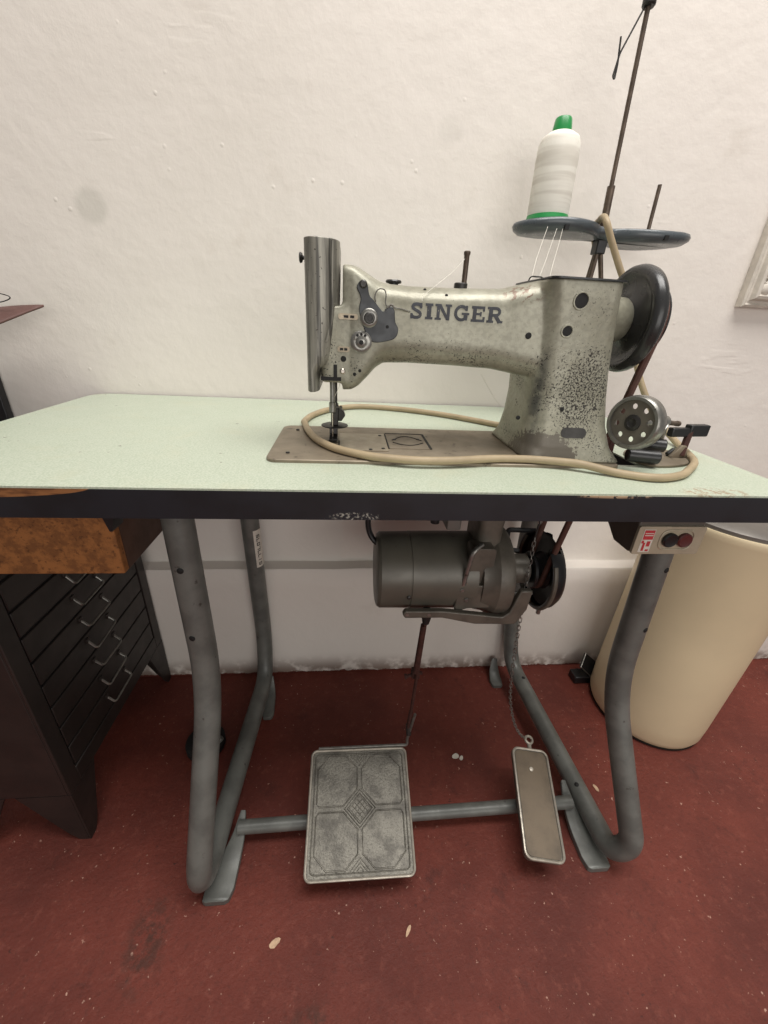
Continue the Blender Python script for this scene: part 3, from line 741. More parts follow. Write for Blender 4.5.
# ------------------------------------------------------------------ thread stand and cone
def stand():
    t = thing('thread_stand', 'two-cone thread stand with grey tray on a brown rod behind the sewing machine', 'thread stand', (.41, .42, H))
    cy = .42; cz = 1.103
    # tray: two dished pads on one bridge
    n = 96; out = []
    cl, cr, R_ = .322, .494, .0765
    for k in range(n):
        a = 2*PI*k/n; dx, dy = math.cos(a), math.sin(a)
        # figure-of-eight radius seen from the middle of the tray
        best = 0
        for s in range(0, 400):
            r = s*.0007; x, y = (cl+cr)/2+dx*r, dy*r
            inside = (x-cl)**2+y*y < R_*R_ or (x-cr)**2+y*y < R_*R_ or (abs(y) < .034 and cl < x < cr)
            if inside: best = r
        out.append((dx*best, dy*best*.66))
    mx = (cl+cr)/2
    ring = lambda k, z: [(mx+x*k if abs(k-1) > 1 else mx+x-(1-k)*.16*(x/ max(1e-6, math.hypot(x, y))), cy+y-(1-k)*.16*(y/max(1e-6, math.hypot(x, y))), cz+z+.004*math.sin((x)/.17*PI)*-1) for x, y in out]
    bm = NB(); loft(bm, [ring(.82, -.010), ring(.93, -.0085), ring(.985, -.003), ring(1, .002), ring(.985, .007), ring(.95, .0085), ring(.90, .0075), ring(.80, .0045)])
    obj('tray', bm, 'tray', t, ang=60)
    for x, dz in ((.316, 0), (.494, -.004)):
        bm = NB(); box(bm, x, x+.007, cy-.0515, cy-.044, cz-.006+dz, cz+.001+dz); obj('tray_slot', bm, 'hole', t)
    px = .4095
    bm = NB(); cyl(bm, (px, cy, cz-.005), (px-.003, cy, 1.172), .0062, 16); cyl(bm, (px-.003, cy, 1.17), (.3985, cy, 1.39), .0036, 12); rod = obj('rod', bm, 'brownrod', t)
    bm = NB(); lathe(bm, (.3990, cy, 1.383), (0, 0, 1), [(0, .008), (.002, .0095), (.016, .0095), (.018, .008), (.018, 0)], 20); obj('rod_cap', bm, 'darksteel', rod)
    bm = NB(); tube(bm, fillet([(.396, cy, 1.388), (.3690, cy-.004, 1.330), (.3645, cy-.006, 1.303), (.3680, cy-.006, 1.300), (.3690, cy-.004, 1.318), (.3655, cy-.003, 1.348)], .004), .0014, 8); obj('thread_hook', bm, 'darksteel', rod)
    bm = NB(); cyl(bm, (.494, cy, cz), (.4925, cy, 1.180), .0032, 12); obj('cone_pin', bm, 'brownrod', t)
    bm = NB(); cyl(bm, (.304, cy, cz), (.302, cy, 1.20), .0032, 12); obj('cone_pin', bm, 'brownrod', t)
    bm = NB(); box(bm, px-.009, px+.009, cy-.010, cy+.010, cz-.030, cz-.008); obj('clamp', bm, 'black', t, bevel=.002)
    for p, q, e in (((px-.003, cy-.004, cz-.026), (.398, cy-.008, .95), (.392, cy-.01, H)), ((px+.004, cy-.002, cz-.026), (.430, cy, 1.03), (.438, cy+.01, H)), ((px, cy+.006, cz-.026), (.415, cy+.04, .95), (.42, cy+.07, H))):
        bm = NB(); tube(bm, [p, q, e], .0042, 12); obj('leg', bm, 'brownrod', t)
    s = thing('thread_cone', 'large cone of white thread with green tip and base, on the stand tray', 'thread cone', (.304, cy, cz+.008))
    o = (.304, cy, cz+.0088); ax = (-.015, 0, 1)
    bm = NB(); lathe(bm, o, ax, [(0, .020), (0, .0350), (.003, .0360), (.006, .0352), (.011, .0340), (.011, .02)], 44); g = obj('cone_base', bm, 'green', s); g['label'] = 'green plastic base'
    bm = NB(); lathe(bm, o, ax, [(.0108, .0330), (.014, .0338), (.05, .0338), (.085, .0335), (.106, .0325), (.115, .0285), (.121, .019), (.122, .0)], 48); obj('thread', bm, 'spool', s)
    bm = NB(); lathe(bm, o, ax, [(.119, .0150), (.123, .0152), (.138, .0130), (.140, .0115), (.140, .008), (.128, .007), (.128, 0)], 30); g = obj('cone_tip', bm, 'green', s); g['label'] = 'green plastic tip'
stand()

# ------------------------------------------------------------------ loose threads
def threads():
    for pts, lab in (([(.288, .372, 1.100), (.262, .320, 1.070), (.237, .27, 1.040), (.2120, .215, 1.0055)], 'white thread hanging from the tray to the top cover, leftmost strand'),
                     ([(.304, .372, 1.098), (.279, .325, 1.067), (.255, .28, 1.037), (.2260, .226, 1.0045)], 'white thread hanging from the tray to the top cover, middle strand'),
                     ([(.314, .372, 1.098), (.291, .325, 1.067), (.268, .28, 1.037), (.2420, .226, 1.0045)], 'white thread hanging from the tray to the top cover, rightmost strand'),
                     ([(.106, .174, 1.021), (.090, .165, 1.005), (.070, .150, .990), (.052, .1385, .9760), (.050, .1352, .970)], 'white thread running from the pin on the arm down to the lettering'),
                     ([(.156, .20, .884), (.166, .20, .870), (.180, .192, .850), (.1925, .188, .838)], 'white thread hanging under the arm beside the pillar'),
                     ([(-.0480, .165, .868), (-.0495, .165, .862), (-.0555, .172, .848)], 'short white thread end below the needle bar housing')):
        bm = NB(); tube(bm, spline(pts, 6), .0003, 6)
        o = obj('sewing_thread', bm, 'thread', None); rebase(o, pts[-1]); tag(o, lab, 'thread', 'loose sewing threads')
threads()

# ------------------------------------------------------------------ tan cord looped on the table
def cord():
    zb = H+.0045+.0054; z0 = H+.0054
    P = [(.424, .455, 1.085), (.412, .452, 1.108), (.405, .445, 1.1200), (.395, .415, 1.1210), (.383, .380, 1.1200), (.374, .350, 1.108), (.387, .345, 1.083), (.408, .342, 1.050), (.431, .335, 1.010), (.455, .318, .94), (.4765, .300, .876), (.505, .275, .82), (.515, .225, z0+.004), (.495, .175, z0), (.462, .115, z0), (.424, .078, z0), (.390, .053, z0),
         (.350, .043, z0), (.310, .057, z0), (.27, .076, zb), (.245, .086, zb), (.20, .094, zb), (.150, .092, zb), (.10, .0815, zb), (.054, .0785, zb), (.02, .084, zb), (-.012, .094, zb), (-.052, .1225, zb), (-.080, .165, zb), (-.097, .215, zb), (-.107, .268, zb-.002), (-.110, .295, z0),
         (-.100, .345, z0), (-.070, .400, z0), (-.012, .440, z0), (.07, .426, z0), (.146, .388, z0), (.2, .345, z0), (.247, .305, z0), (.31, .285, z0), (.37, .30, z0), (.43, .36, z0)]
    bm = NB(); tube(bm, spline(P, 8), .0052, 12)
    o = obj('power_cord', bm, 'cordtan', None); rebase(o, (.1, .2, H))
    tag(o, 'tan rubber cord looped round the sewing machine bed on the table top', 'cord')
cord()

# ------------------------------------------------------------------ motor under the table
def motor():
    t = thing('clutch_motor', 'olive grey cylindrical motor hanging under the middle of the sewing table', 'motor', (.16, .22, H-TH))
    my, mz = .22, .533
    bm = NB(); lathe(bm, (0, my, mz), (1, 0, 0), [(.016, 0), (.016, .060), (.018, .066), (.023, .0695), (.0735, .0705), (.0742, .0695), (.0755, .0695), (.0762, .0710), (.19, .0715), (.19, 0)], 56); obj('housing', bm, 'motor', t, ang=30)
    bm = NB(); lathe(bm, (.0705, my-.0700, mz-.012), (0, -1, 0), [(0, .0036), (.002, .0036), (.003, .002), (.003, 0)], 12); obj('screw', bm, 'darksteel', t)
    # end bell and flange
    bm = NB(); lathe(bm, (0, my, mz), (1, 0, 0), [(.196, .060), (.198, .074), (.214, .077), (.224, .0845), (.244, .0855), (.250, .083), (.255, .072), (.262, .050), (.265, .030), (.265, 0)], 56); obj('end_bell', bm, 'motor2', t, ang=30)
    # front cover plate of the clutch
    bm = NB(); pl = rrect(.172, .214, .540, .612, .006)
    loft(bm, [[(x, y, z) for x, z in pl] for y in (my-.03, .159, .158)]); obj('clutch_cover', bm, 'motor2', t, ang=50, bevel=.001)
    bm = NB(); pl = smoothpoly([(.154, .492), (.155, .525), (.160, .552), (.168, .553), (.176, .544), (.236, .540), (.238, .500), (.176, .495), (.166, .488)], 3)
    prism(bm, pl, xz(.150), xz(.172)); obj('clutch_yoke', bm, 'motor2', t, bevel=.002)
    for x, z in ((.172, .515), (.162, .536), (.230, .520)):
        bm = NB(); lathe(bm, (x, .151, z), (0, -1, 0), [(0, .0042), (.003, .0042), (.004, .003), (.004, 0)], 6); obj('hex_bolt', bm, 'steel', t)
    bm = NB(); tube(bm, fillet([(.163, .152, .545), (.170, .150, .612), (.188, .160, .620)], .010), .0040, 10); obj('bent_rod', bm, 'steel', t)
    # mounting bracket up to the table
    bm = NB()
    loft(bm, [[(x, y, z) for x, y in rrect(.188-d, .232+d, my-.038-d*.3, my+.038+d*.3, .012)] for z, d in ((.585, .0), (.640, .0), (.690, .006), (.715, .018), (H-TH-.012, .04), (H-TH, .045))]); obj('mounting_bracket', bm, 'motor2', t)
    bm = NB(); box(bm, .135, .160, my-.02, my+.03, .625, H-TH-.004); obj('terminal_box', bm, 'lid', t, bevel=.002)
    bm = NB(); cyl(bm, (.118, my, .63), (.118, my, .68), .008, 16); cyl(bm, (.118, my, .67), (.118, my, H-TH), .011, 16); obj('rubber_mount', bm, 'black', t)
    # shaft, adjusting lever bits and pulley
    bm = NB(); cyl(bm, (.258, my, mz), (.304, my, mz), .028, 24, ch=.002); obj('shaft_sleeve', bm, 'motor2', t)
    bm = NB(); lathe(bm, (0, .215, mz), (1, 0, 0), [(.307, 0), (.307, .034), (.311, .036), (.322, .0245), (.333, .036), (.337, .034), (.337, 0)], 32); obj('pulley', bm, 'black', t)
    # open cup of the belt guard
    bm = NB()
    lathe(bm, (0, my, mz), (1, 0, 0), [(.350, 0), (.350, .056), (.347, .069), (.339, .0745), (.320, .0750), (.320, .0715), (.337, .071), (.343, .066), (.3465, .056), (.3465, 0)], 48, close=False)
    g = obj('belt_guard', bm, 'black', t); g['label'] = 'black cup-shaped belt guard'
    # cut the guard's top open so the belt can pass
    bmc = NB(); bmc.from_mesh(g.data); off = V(t.location)
    bmesh.ops.delete(bmc, geom=[f for f in bmc.faces if (f.calc_center_median()+off).z > mz+.062 and abs((f.calc_center_median()+off).y-my) < .055], context='FACES'); bmc.to_mesh(g.data); bmc.free()
    bm = NB(); tube(bm, [(.325, my+.0745*math.cos(a), mz+.0745*math.sin(a)) for a in [math.radians(146+k*(248/40)) for k in range(41)]], .0045, 8); obj('guard_rim', bm, 'motor2', g)
    bm = NB(); lathe(bm, (.325, my-.045, mz-.0615), (0, 0, -1), [(0, .004), (.010, .004), (.010, 0)], 10); obj('guard_stud', bm, 'steel', g)
    bm = NB(); tube(bm, fillet([(.300, my+.03, mz+.020), (.274, my+.04, mz+.020), (.274, my+.04, mz+.062), (.330, my+.04, mz+.060)], .006), .0050, 8); obj('guard_arm', bm, 'black', t)
    for p in ((.280, my-.040, mz-.026), (.292, my-.042, mz-.026), (.268, my-.046, mz-.030)):
        bm = NB(); lathe(bm, p, (1, -.2, 0), [(0, .005), (.006, .0068), (.009, .0068), (.010, .005), (.010, 0)], 8); obj('adjusting_nut', bm, 'steel', t)
    bm = NB(); cyl(bm, (.256, my-.040, mz-.027), (.305, my-.042, mz-.027), .0030, 10); obj('adjusting_stud', bm, 'steel', t)
    # clutch lever
    bm = NB()
    lev = [(.060, .493), (.0645, .5005), (.130, .4995), (.205, .4890), (.238, .4845), (.250, .494), (.262, .540), (.283, .540), (.280, .500), (.264, .468), (.250, .468), (.190, .4700), (.130, .4850), (.0645, .4855)]
    prism(bm, lev, xz(.138), xz(.149)); lv = obj('clutch_lever', bm, 'motor2', t, bevel=.002)
    for x, z in ((.0680, .4930), (.106, .4925)):
        bm = NB(); lathe(bm, (x, .1385, z), (0, -1, 0), [(0, .0030), (.0008, .0030), (.0008, 0)], 12); obj('lever_hole', bm, 'steel', lv)
    bm = NB(); box(bm, .240, .268, .147, .18, .476, .512); obj('lever_pivot', bm, 'motor2', t, bevel=.003)
    # feed cable into the left end
    bm = NB(); tube(bm, spline([(.004, .235, H-TH+.0), (.003, .235, .66), (.001, .235, .625), (.004, .235, .603), (.012, .232, .588), (.020, .228, .582)], 8), .0052, 10); obj('cable', bm, 'black', t)
motor()

# ------------------------------------------------------------------ pedals, pull rod and chain
def treadle():
    Lr, Rr, Lf, Rf = V((-.1047, .1535, .125)), V((.0944, .1510, .125)), V((-.1055, -.0440, .060)), V((.0905, -.0445, .060))
    t = thing('treadle_pedal', 'large square cast metal foot pedal with embossed diamond pattern under the sewing table', 'pedal', (-.006, .055, 0))
    ex = ((Rr-Lr)+(Rf-Lf)).normalized(); ey = ((Lr-Lf)+(Rr-Rf)); ey = (ey-ex*ey.dot(ex)).normalized(); ez = ex.cross(ey)
    c = (Lr+Rr+Lf+Rf)/4; w, h = .0995, .1035
    P = lambda x, y, z: c+ex*x+ey*y+ez*z
    def slab(x0, x1, y0, y1, r, z0, z1, z2=None):
        bm = NB(); pl = rrect(x0, x1, y0, y1, r)
        loft(bm, [[P(x, y, z0) for x, y in pl], [P(x, y, z1) for x, y in pl]]); return bm
    obj('plate', slab(-w, w, -h, h, .010, -.012, -.001), 'pedal', t, bevel=.0015)
    bm = NB(); tube(bm, [P(x, y, -.0005) for x, y in rrect(-w+.002, w-.002, -h+.002, h-.002, .010)], .0024, 8, closed=True); obj('edge_rim', bm, 'pedalrim', t)
    bm = NB()
    def rib(pts, r=.0015, closed=False): tube(bm, [P(x, y, -.0006) for x, y in pts], r, 8, closed=closed)
    rib(rrect(-w+.010, w-.010, -h+.010, h-.010, .008), .0012, True)
    for sc in (.030, .024): rib([(0, sc), (sc, 0), (0, -sc), (-sc, 0)], .0013, True)
    g = .0045; o = .026
    for sx in (-1, 1):
        for sy in (-1, 1):
            x1, y1, cc = w-.016, h-.014, .022
            rib([(sx*g, sy*(o+.006)), (sx*(o+.006), sy*g), (sx*(x1-cc*.2), sy*g), (sx*x1, sy*(g+.006)), (sx*x1, sy*(y1-cc)), (sx*(x1-cc), sy*y1), (sx*(cc+g), sy*y1), (sx*g, sy*(y1-cc))], .0014, True)
    for sy in (-1, 1):
        for k in (.006, .012, .018): rib([(-k, sy*(h-.012)), (0, sy*(h-.012-k)), (k, sy*(h-.012))], .0009)
    for k in (-.010, -.005, 0, .005, .010): rib([(k-.010, k+.010), (k+.010, k-.010)], .0007); rib([(k-.010, -k-.010), (k+.010, -k+.010)], .0007)
    obj('embossed_ribs', bm, 'pedal', t)
    for x in (-.07, .07):   # saddles round the cross bar
        bm = NB(); box(bm, x-.008, x+.008, .042, .078, .030, .083); obj('pivot_lug', bm, 'darksteel', t, bevel=.002)
    # bent steel rod along the back edge
    q = P(-.085, h+.003, -.003); q2 = P(.1035, h+.004, -.002)
    bm = NB(); tube(bm, fillet([q, q2, q2+V((-.001, .004, .012)), V((.1065, .154, .222))], .008), .0032, 10); obj('hook_rod', bm, 'steel', t)
    return q2
def pullrod():
    t = thing('pull_rod', 'thin rusty pull rod hanging from the motor lever to the large foot pedal', 'rod', (.11, .172, .46))
    bm = NB(); lathe(bm, (.1050, .150, .4925), (.0, .02, -1), [(0, .010), (.006, .0105), (.012, .009), (.028, .0062), (.030, .004), (.030, 0)], 16); obj('ball_joint', bm, 'black', t)
    bm = NB(); cyl(bm, (.1020, .152, .458), (.0985, .159, .335), .0052, 12); obj('upper_rod', bm, 'rust', t)
    bm = NB(); cyl(bm, (.1050, .152, .466), (.099, .160, .222), .0034, 12); cyl(bm, (.0990, .160, .224), (.0965, .160, .172), .0044, 12); obj('lower_rod', bm, 'rust', t)
    bm = NB(); box(bm, .0935, .1085, .160, .176, .315, .332); cyl(bm, (.086, .166, .318), (.114, .166, .326), .0034, 10); lathe(bm, (.086, .166, .318), (-1, 0, -.2), [(0, .004), (.006, .006), (.007, 0)], 8); obj('clamp', bm, 'rust', t, bevel=.001)
    bm = NB(); cyl(bm, (.0985, .156, .158), (.0965, .162, .182), .0052, 10); obj('rod_eye', bm, 'darksteel', t)
def smallpedal():
    Lr, Rr, Lf, Rf = V((.3265, .132, .12)), V((.4000, .133, .12)), V((.2925, -.040, .070)), V((.3725, -.036, .070))
    t = thing('foot_pedal', 'small narrow foot pedal with brown pad hung on a chain beside the right table leg', 'pedal', (.35, .05, 0))
    ey = ((Lr-Lf)+(Rr-Rf)).normalized(); ex = ((Rr-Lr)+(Rf-Lf)); ex = (ex-ey*ex.dot(ey)).normalized(); ez = ex.cross(ey)
    c = (Lr+Rr+Lf+Rf)/4; w, h = .0375, .0945
    P = lambda x, y, z: c+ex*x+ey*y+ez*z
    def slab(d, r, z0, z1):
        bm = NB(); pl = rrect(-w+d, w-d, -h+d, h-d, r); loft(bm, [[P(x, y, z0) for x, y in pl], [P(x, y, z1) for x, y in pl]]); return bm
    obj('tray', slab(0, .012, -.014, -.002), 'pedal', t, bevel=.001)
    bm = NB(); tube(bm, [P(x, y, -.001) for x, y in rrect(-w+.0015, w-.0015, -h+.0015, h-.0015, .012)], .0026, 8, closed=True); obj('edge_rim', bm, 'pedalrim', t)
    obj('pad', slab(.005, .009, -.002, -.0006), 'pad', t)
    bm = NB(); lathe(bm, P(-.002, .055, -.001), ez, [(0, .0045), (.002, .004), (.0025, 0)], 14); obj('rivet', bm, 'pedalrim', t)
    bm = NB(); box(bm, .325, .372, .044, .080, .030, .090); obj('pivot_lug', bm, 'darksteel', t, bevel=.002)
    bm = NB()
    lug = P(.002, h+.018, -.004)
    pts = [P(.002+.0075*math.cos(a), h+.018+.0075*math.sin(a), 0) for a in [k*PI/8 for k in range(16)]]
    tube(bm, pts, .0028, 8, closed=True)
    tube(bm, [P(.002, h-.002, -.004), P(.002, h+.011, -.002)], .0045, 8); obj('chain_lug', bm, 'pedalrim', t)
    return lug
treadle(); pullrod(); lug = smallpedal()
def chain(end):
    t = thing('lift_chain', 'thin steel link chain hanging beside the motor down to the small foot pedal', 'chain', (.30, .195, .62))
    P = spline([(.2950, .195, .610), (.2940, .188, .560), (.2935, .180, .50), (.2915, .170, .435), (.2915, .162, .375), (.2930, .155, .320), (.3040, .155, .25), (.3220, .152, .19), (.3400, .150, .155), tuple(end+V((-.006, .004, .002)))], 40)
    bm = NB(); tube(bm, [(.300, .195, H-TH-.002), (.297, .195, .66), (.2950, .195, .610)], .0018, 8); obj('hanger_wire', bm, 'darksteel', t)
    bm = NB(); tube(bm, [(.297+.004*math.cos(a), .195, .647+.006*math.sin(a)) for a in [k*PI/6 for k in range(12)]], .0012, 6, closed=True); obj('wire_eye', bm, 'steel', t)
    bm = NB()
    a_, b_ = .0026, .0056; prof = []
    for k in range(20):
        t_ = 2*PI*k/20; prof.append(V((a_*math.cos(t_), 0, (b_-a_)*(1 if math.sin(t_) > 0 else -1)+a_*math.sin(t_))))
    tube(bm, prof, .0008, 6, closed=True)
    proto = obj('link', bm, 'steel', t)
    proto.data.transform(Matrix.Translation(t.location))
    d, last, i, acc = .0086, P[0], 0, 0
    spots = []; acc = 0
    for p, q in zip(P, P[1:]):
        L = (q-p).length
        while acc <= L:
            spots.append((p.lerp(q, acc/L), (q-p).normalized())); acc += d
        acc -= L
    for k, (p, dr) in enumerate(spots):
        o = proto if k == 0 else proto.copy()
        if k: C.objects.link(o); o.parent = t
        u, w, a = basis(dr, (1, 0, 0)); ang = (k % 2)*PI/2+.5
        ux = u*math.cos(ang)+w*math.sin(ang); wy = a.cross(ux)
        m = Matrix((ux, wy, a)).transposed().to_4x4(); m.translation = p-V(t.location)
        o.matrix_basis = m
chain(lug)

# ------------------------------------------------------------------ switch box
def switch():
    t = thing('switch_box', 'beige push-button motor switch with black and red buttons under the table front edge', 'switch', (.38, .05, H-TH))
    bm = NB()
    prism(bm, [(.024, .690), (.024, H-TH), (.098, H-TH), (.098, .715), (.060, .686), (.030, .686)], yz(.334), yz(.425)); obj('housing', bm, 'switchbox', t, bevel=.002)
    bm = NB(); pl = rrect(.333, .426, .687, .7275, .003)
    loft(bm, [[(x, y, z) for x, z in pl] for y in (.0245, .0205, .0200)]); obj('cover_plate', bm, 'switchface', t, bevel=.0008)
    bm = NB(); tube(bm, [(x, .0198, z) for x, z in rrect(.3655, .4115, .6945, .7225, .010)], .0012, 8, closed=True); obj('button_surround', bm, 'switchface', t)
    for x, m_ in ((.3785, 'black'), (.3985, 'btnred')):
        bm = NB(); lathe(bm, (x, .0205, .7090), (0, -1, 0), [(0, .0100), (.004, .0100), (.0055, .0085), (.005, .006), (.005, 0)], 26); b = obj('push_button', bm, m_, t); b['label'] = 'black round button' if m_ == 'black' else 'dark red round button'
    bm = NB(); box(bm, .3405, .3560, .0196, .0204, .6905, .7235); st = obj('sticker', bm, 'white', t, smooth=False); st['label'] = 'small red and white printed sticker'
    bm = NB(); box(bm, .3415, .3550, .0192, .0200, .7090, .7225); box(bm, .3440, .3470, .0192, .02, .6925, .7045); box(bm, .349, .3535, .0192, .02, .699, .7065); box(bm, .3415, .3445, .0192, .02, .7035, .7075); box(bm, .350, .354, .0192, .02, .692, .6945); obj('red_print', bm, 'red', st, smooth=False)
    bm = NB(); box(bm, .3425, .3540, .0190, .0194, .7145, .7158); box(bm, .3425, .3540, .0190, .0194, .7175, .7186); obj('white_print', bm, 'white', st, smooth=False)
switch()

# ------------------------------------------------------------------ waste bin
def bin_():
    cx, cy = .800, .326
    t = thing('pedal_bin', 'tall tapered cream waste bin with grey lid, standing against the wall right of the table', 'bin', (cx, cy, 0))
    bm = NB(); lathe(bm, (cx, cy, 0), (.03, 0, 1), [(0, 0), (0, .124), (.006, .134), (.02, .1390), (.06, .1405), (.30, .1425), (.58, .1455), (.592, .1490), (.598, .147), (.598, .142), (.58, .140), (.58, 0)], 72, close=False)
    b = obj('body', bm, 'cream', t, ang=40)
    bm = NB(); lathe(bm, (cx, cy, 0), (.03, 0, 1), [(.594, .141), (.598, .144), (.606, .144), (.613, .133), (.618, .10), (.619, 0)], 60, close=False); obj('lid', bm, 'lid', t)
    bm = NB(); lathe(bm, (cx, cy, 0), (.03, 0, 1), [(0, .1295), (.0, .135), (.004, .136), (.004, .130)], 60, close=False); obj('base_ring', bm, 'black', t)
    bm = NB()
    q = [V((.6488, .410, .0634)), V((.696, .410, .0172)), V((.7199, .440, .0495)), V((.6745, .440, .0871))]
    nn = (q[1]-q[0]).cross(q[3]-q[0]).normalized()*.006
    vs = [bm.verts.new(p) for p in q]+[bm.verts.new(p+nn*(1 if nn.y > 0 else -1)) for p in q]
    for f in ((0, 1, 2, 3), (4, 7, 6, 5), (0, 4, 5, 1), (1, 5, 6, 2), (2, 6, 7, 3), (3, 7, 4, 0)): bm.faces.new([vs[k] for k in f])
    pd = obj('foot_lever', bm, 'black', t, bevel=.0015); pd['label'] = 'black foot lever with bright edge'
    bm = NB(); box(bm, .640, .700, .405, .440, .002, .026); obj('lever_arm', bm, 'black', t, bevel=.002)
    bm = NB(); tube(bm, [q[3], q[0], q[1]], .0018, 8); obj('lever_trim', bm, 'steel', pd)
bin_()

# ------------------------------------------------------------------ drawer cabinet on the left
def cabinet():
    xf = -.530; y0, y1 = .078, .474; xb = -.738; zt = .742; zb = .140
    xt = XL-.004                     # above the table underside nothing: the body stays below it
    t = thing('drawer_cabinet', 'dark metal drawer cabinet with bright wire pulls under the left table end', 'cabinet', (-.63, .28, 0))
    bm = NB(); box(bm, xb, xf-.006, y0, y1, zb, .630); obj('carcass', bm, 'cab', t, bevel=.002)
    # front frame: stiles and bottom rail
    bm = NB(); box(bm, xf-.006, xf, y0, y0+.030, zb, .630); box(bm, xf-.006, xf, y1-.030, y1, zb, .630); box(bm, xf-.006, xf, y0+.03, y1-.03, zb, .176); obj('front_frame', bm, 'cab', t, bevel=.0015)
    bm = NB(); box(bm, xf-.0058, xf-.0045, y0+.03, y1-.03, .176, .630); obj('drawer_gap', bm, 'gap', t)
    n, z = 9, .179; hgt = .049
    proto = None
    for k in range(n):
        za = z+k*.0505
        bm = NB(); box(bm, xf-.005, xf-.001, y0+.0335, y1-.0335, za, za+hgt-.003)
        d = obj('drawer', bm, 'cab', t, bevel=.0015)
        yc = .268; zc = za+.034; sag = random.uniform(-.004, .004)
        bm = NB(); tube(bm, fillet([(xf-.002, yc-.036, zc), (xf+.013, yc-.036, zc-.016+sag), (xf+.013, yc+.036, zc-.016-sag*.5), (xf-.002, yc+.036, zc)], .006), .0022, 8)
        h = obj('wire_pull', bm, 'steel', d); h['label'] = 'bright bent wire pull'
        bm = NB()
        for yy in (yc-.036, yc+.036): box(bm, xf-.002, xf+.0015, yy-.005, yy+.005, zc-.005, zc+.005)
        obj('pull_plate', bm, 'cab', d, bevel=.0008)
    # splayed sheet legs
    for (yy, sy) in ((y0, 1), (y1, -1)):
        for (xx, sx) in ((xf, -1), (xb, 1)):
            bm = NB()
            # plate in the drawer-front plane and plate in the side plane meeting at the corner
            pa = [(0, 0), (.016, 0), (.030, .02), (.072, zb), (0, zb)]
            a0 = lambda q: (xx+(.0 if sx < 0 else 0), yy+sy*q[0], q[1]); a1 = lambda q: (xx+sx*.004, yy+sy*q[0], q[1])
            prism(bm, pa, a0, a1)
            b0 = lambda q: (xx+sx*q[0], yy, q[1]); b1 = lambda q: (xx+sx*q[0], yy+sy*.004, q[1])
            prism(bm, [(.0045, 0), (.02, 0), (.035, .02), (.095, zb), (.0045, zb)], b0, b1)
            obj('leg', bm, 'cab', t, smooth=False)
cabinet()

# ------------------------------------------------------------------ dark rack at the far left with a leather offcut
def rack():
    t = thing('storage_rack', 'black upright storage rack against the wall left of the table', 'rack', (-.95, .44, 0))
    bm = NB()
    for x in (-1.20, -.762):
        for y in (.385, .465):
            box(bm, x, x+.022, y, y+.012, 0, .905)
    p = obj('upright', bm, 'black', t, bevel=.002)
    # the four uprights are separate parts
    bpy.data.objects.remove(p)
    for x in (-1.20, -.764):
        for y in (.40, .500):
            y2 = y-.03 if y > .45 else y
            bm = NB(); box(bm, x, x+.022, y2, y2+.006, 0, .895); box(bm, x, x+.022, y, y+.018, ZL+.012, .895); obj('upright', bm, 'black', t, bevel=.002)
    for z in (.18, .55, .885):
        bm = NB(); box(bm, -1.20, -.745, .40, .476, z, z+.010); obj('shelf', bm, 'black', t, bevel=.002)
    # leather offcut lying on the rack's top shelf, its end drooping over
    bm = NB(); rows = []
    n, m = 26, 8
    for i in range(n+1):
        u = i/n; row = []
        for j in range(m+1):
            v = j/m
            x = -.98+(.390)*u
            wdt = 1 if u < .62 else max(.03, (1-((u-.62)/.38)**1.6))
            y = .47-(.105)*v*wdt
            over = max(0, x+.74)
            z = .8985+.003*math.sin(u*9)+.023*min(1, u*2.2)+(.019*over/.165 if over else 0) - .058*wdt*(v**1.5)*min(1, max(0, (u-.5)*3.0))
            row.append(bm.verts.new((x, y, z)))
        rows.append(row)
    for A, B in zip(rows, rows[1:]):
        for k in range(m): bm.faces.new((A[k], A[k+1], B[k+1], B[k]))
    o = obj('leather_offcut', bm, 'hide', None, ang=80); s = o.modifiers.new('thickness', 'SOLIDIFY'); s.thickness = .003; s.offset = 1
    rebase(o, (-.85, .43, .92)); tag(o, 'brown leather offcut drooping over the top of the black rack at far left', 'leather')
    bm = NB(); tube(bm, spline([(-.85, .44, .936), (-.78, .44, .9500), (-.70, .44, .9580), (-.650, .44, .9580), (-.6240, .44, .9530), (-.632, .44, .946), (-.66, .44, .9405), (-.72, .44, .936)], 8), .0009, 6)
    o = obj('wire_loop', bm, 'darksteel', None); rebase(o, (-.76, .44, .93)); tag(o, 'thin dark wire loop lying on the brown leather offcut', 'wire')
rack()

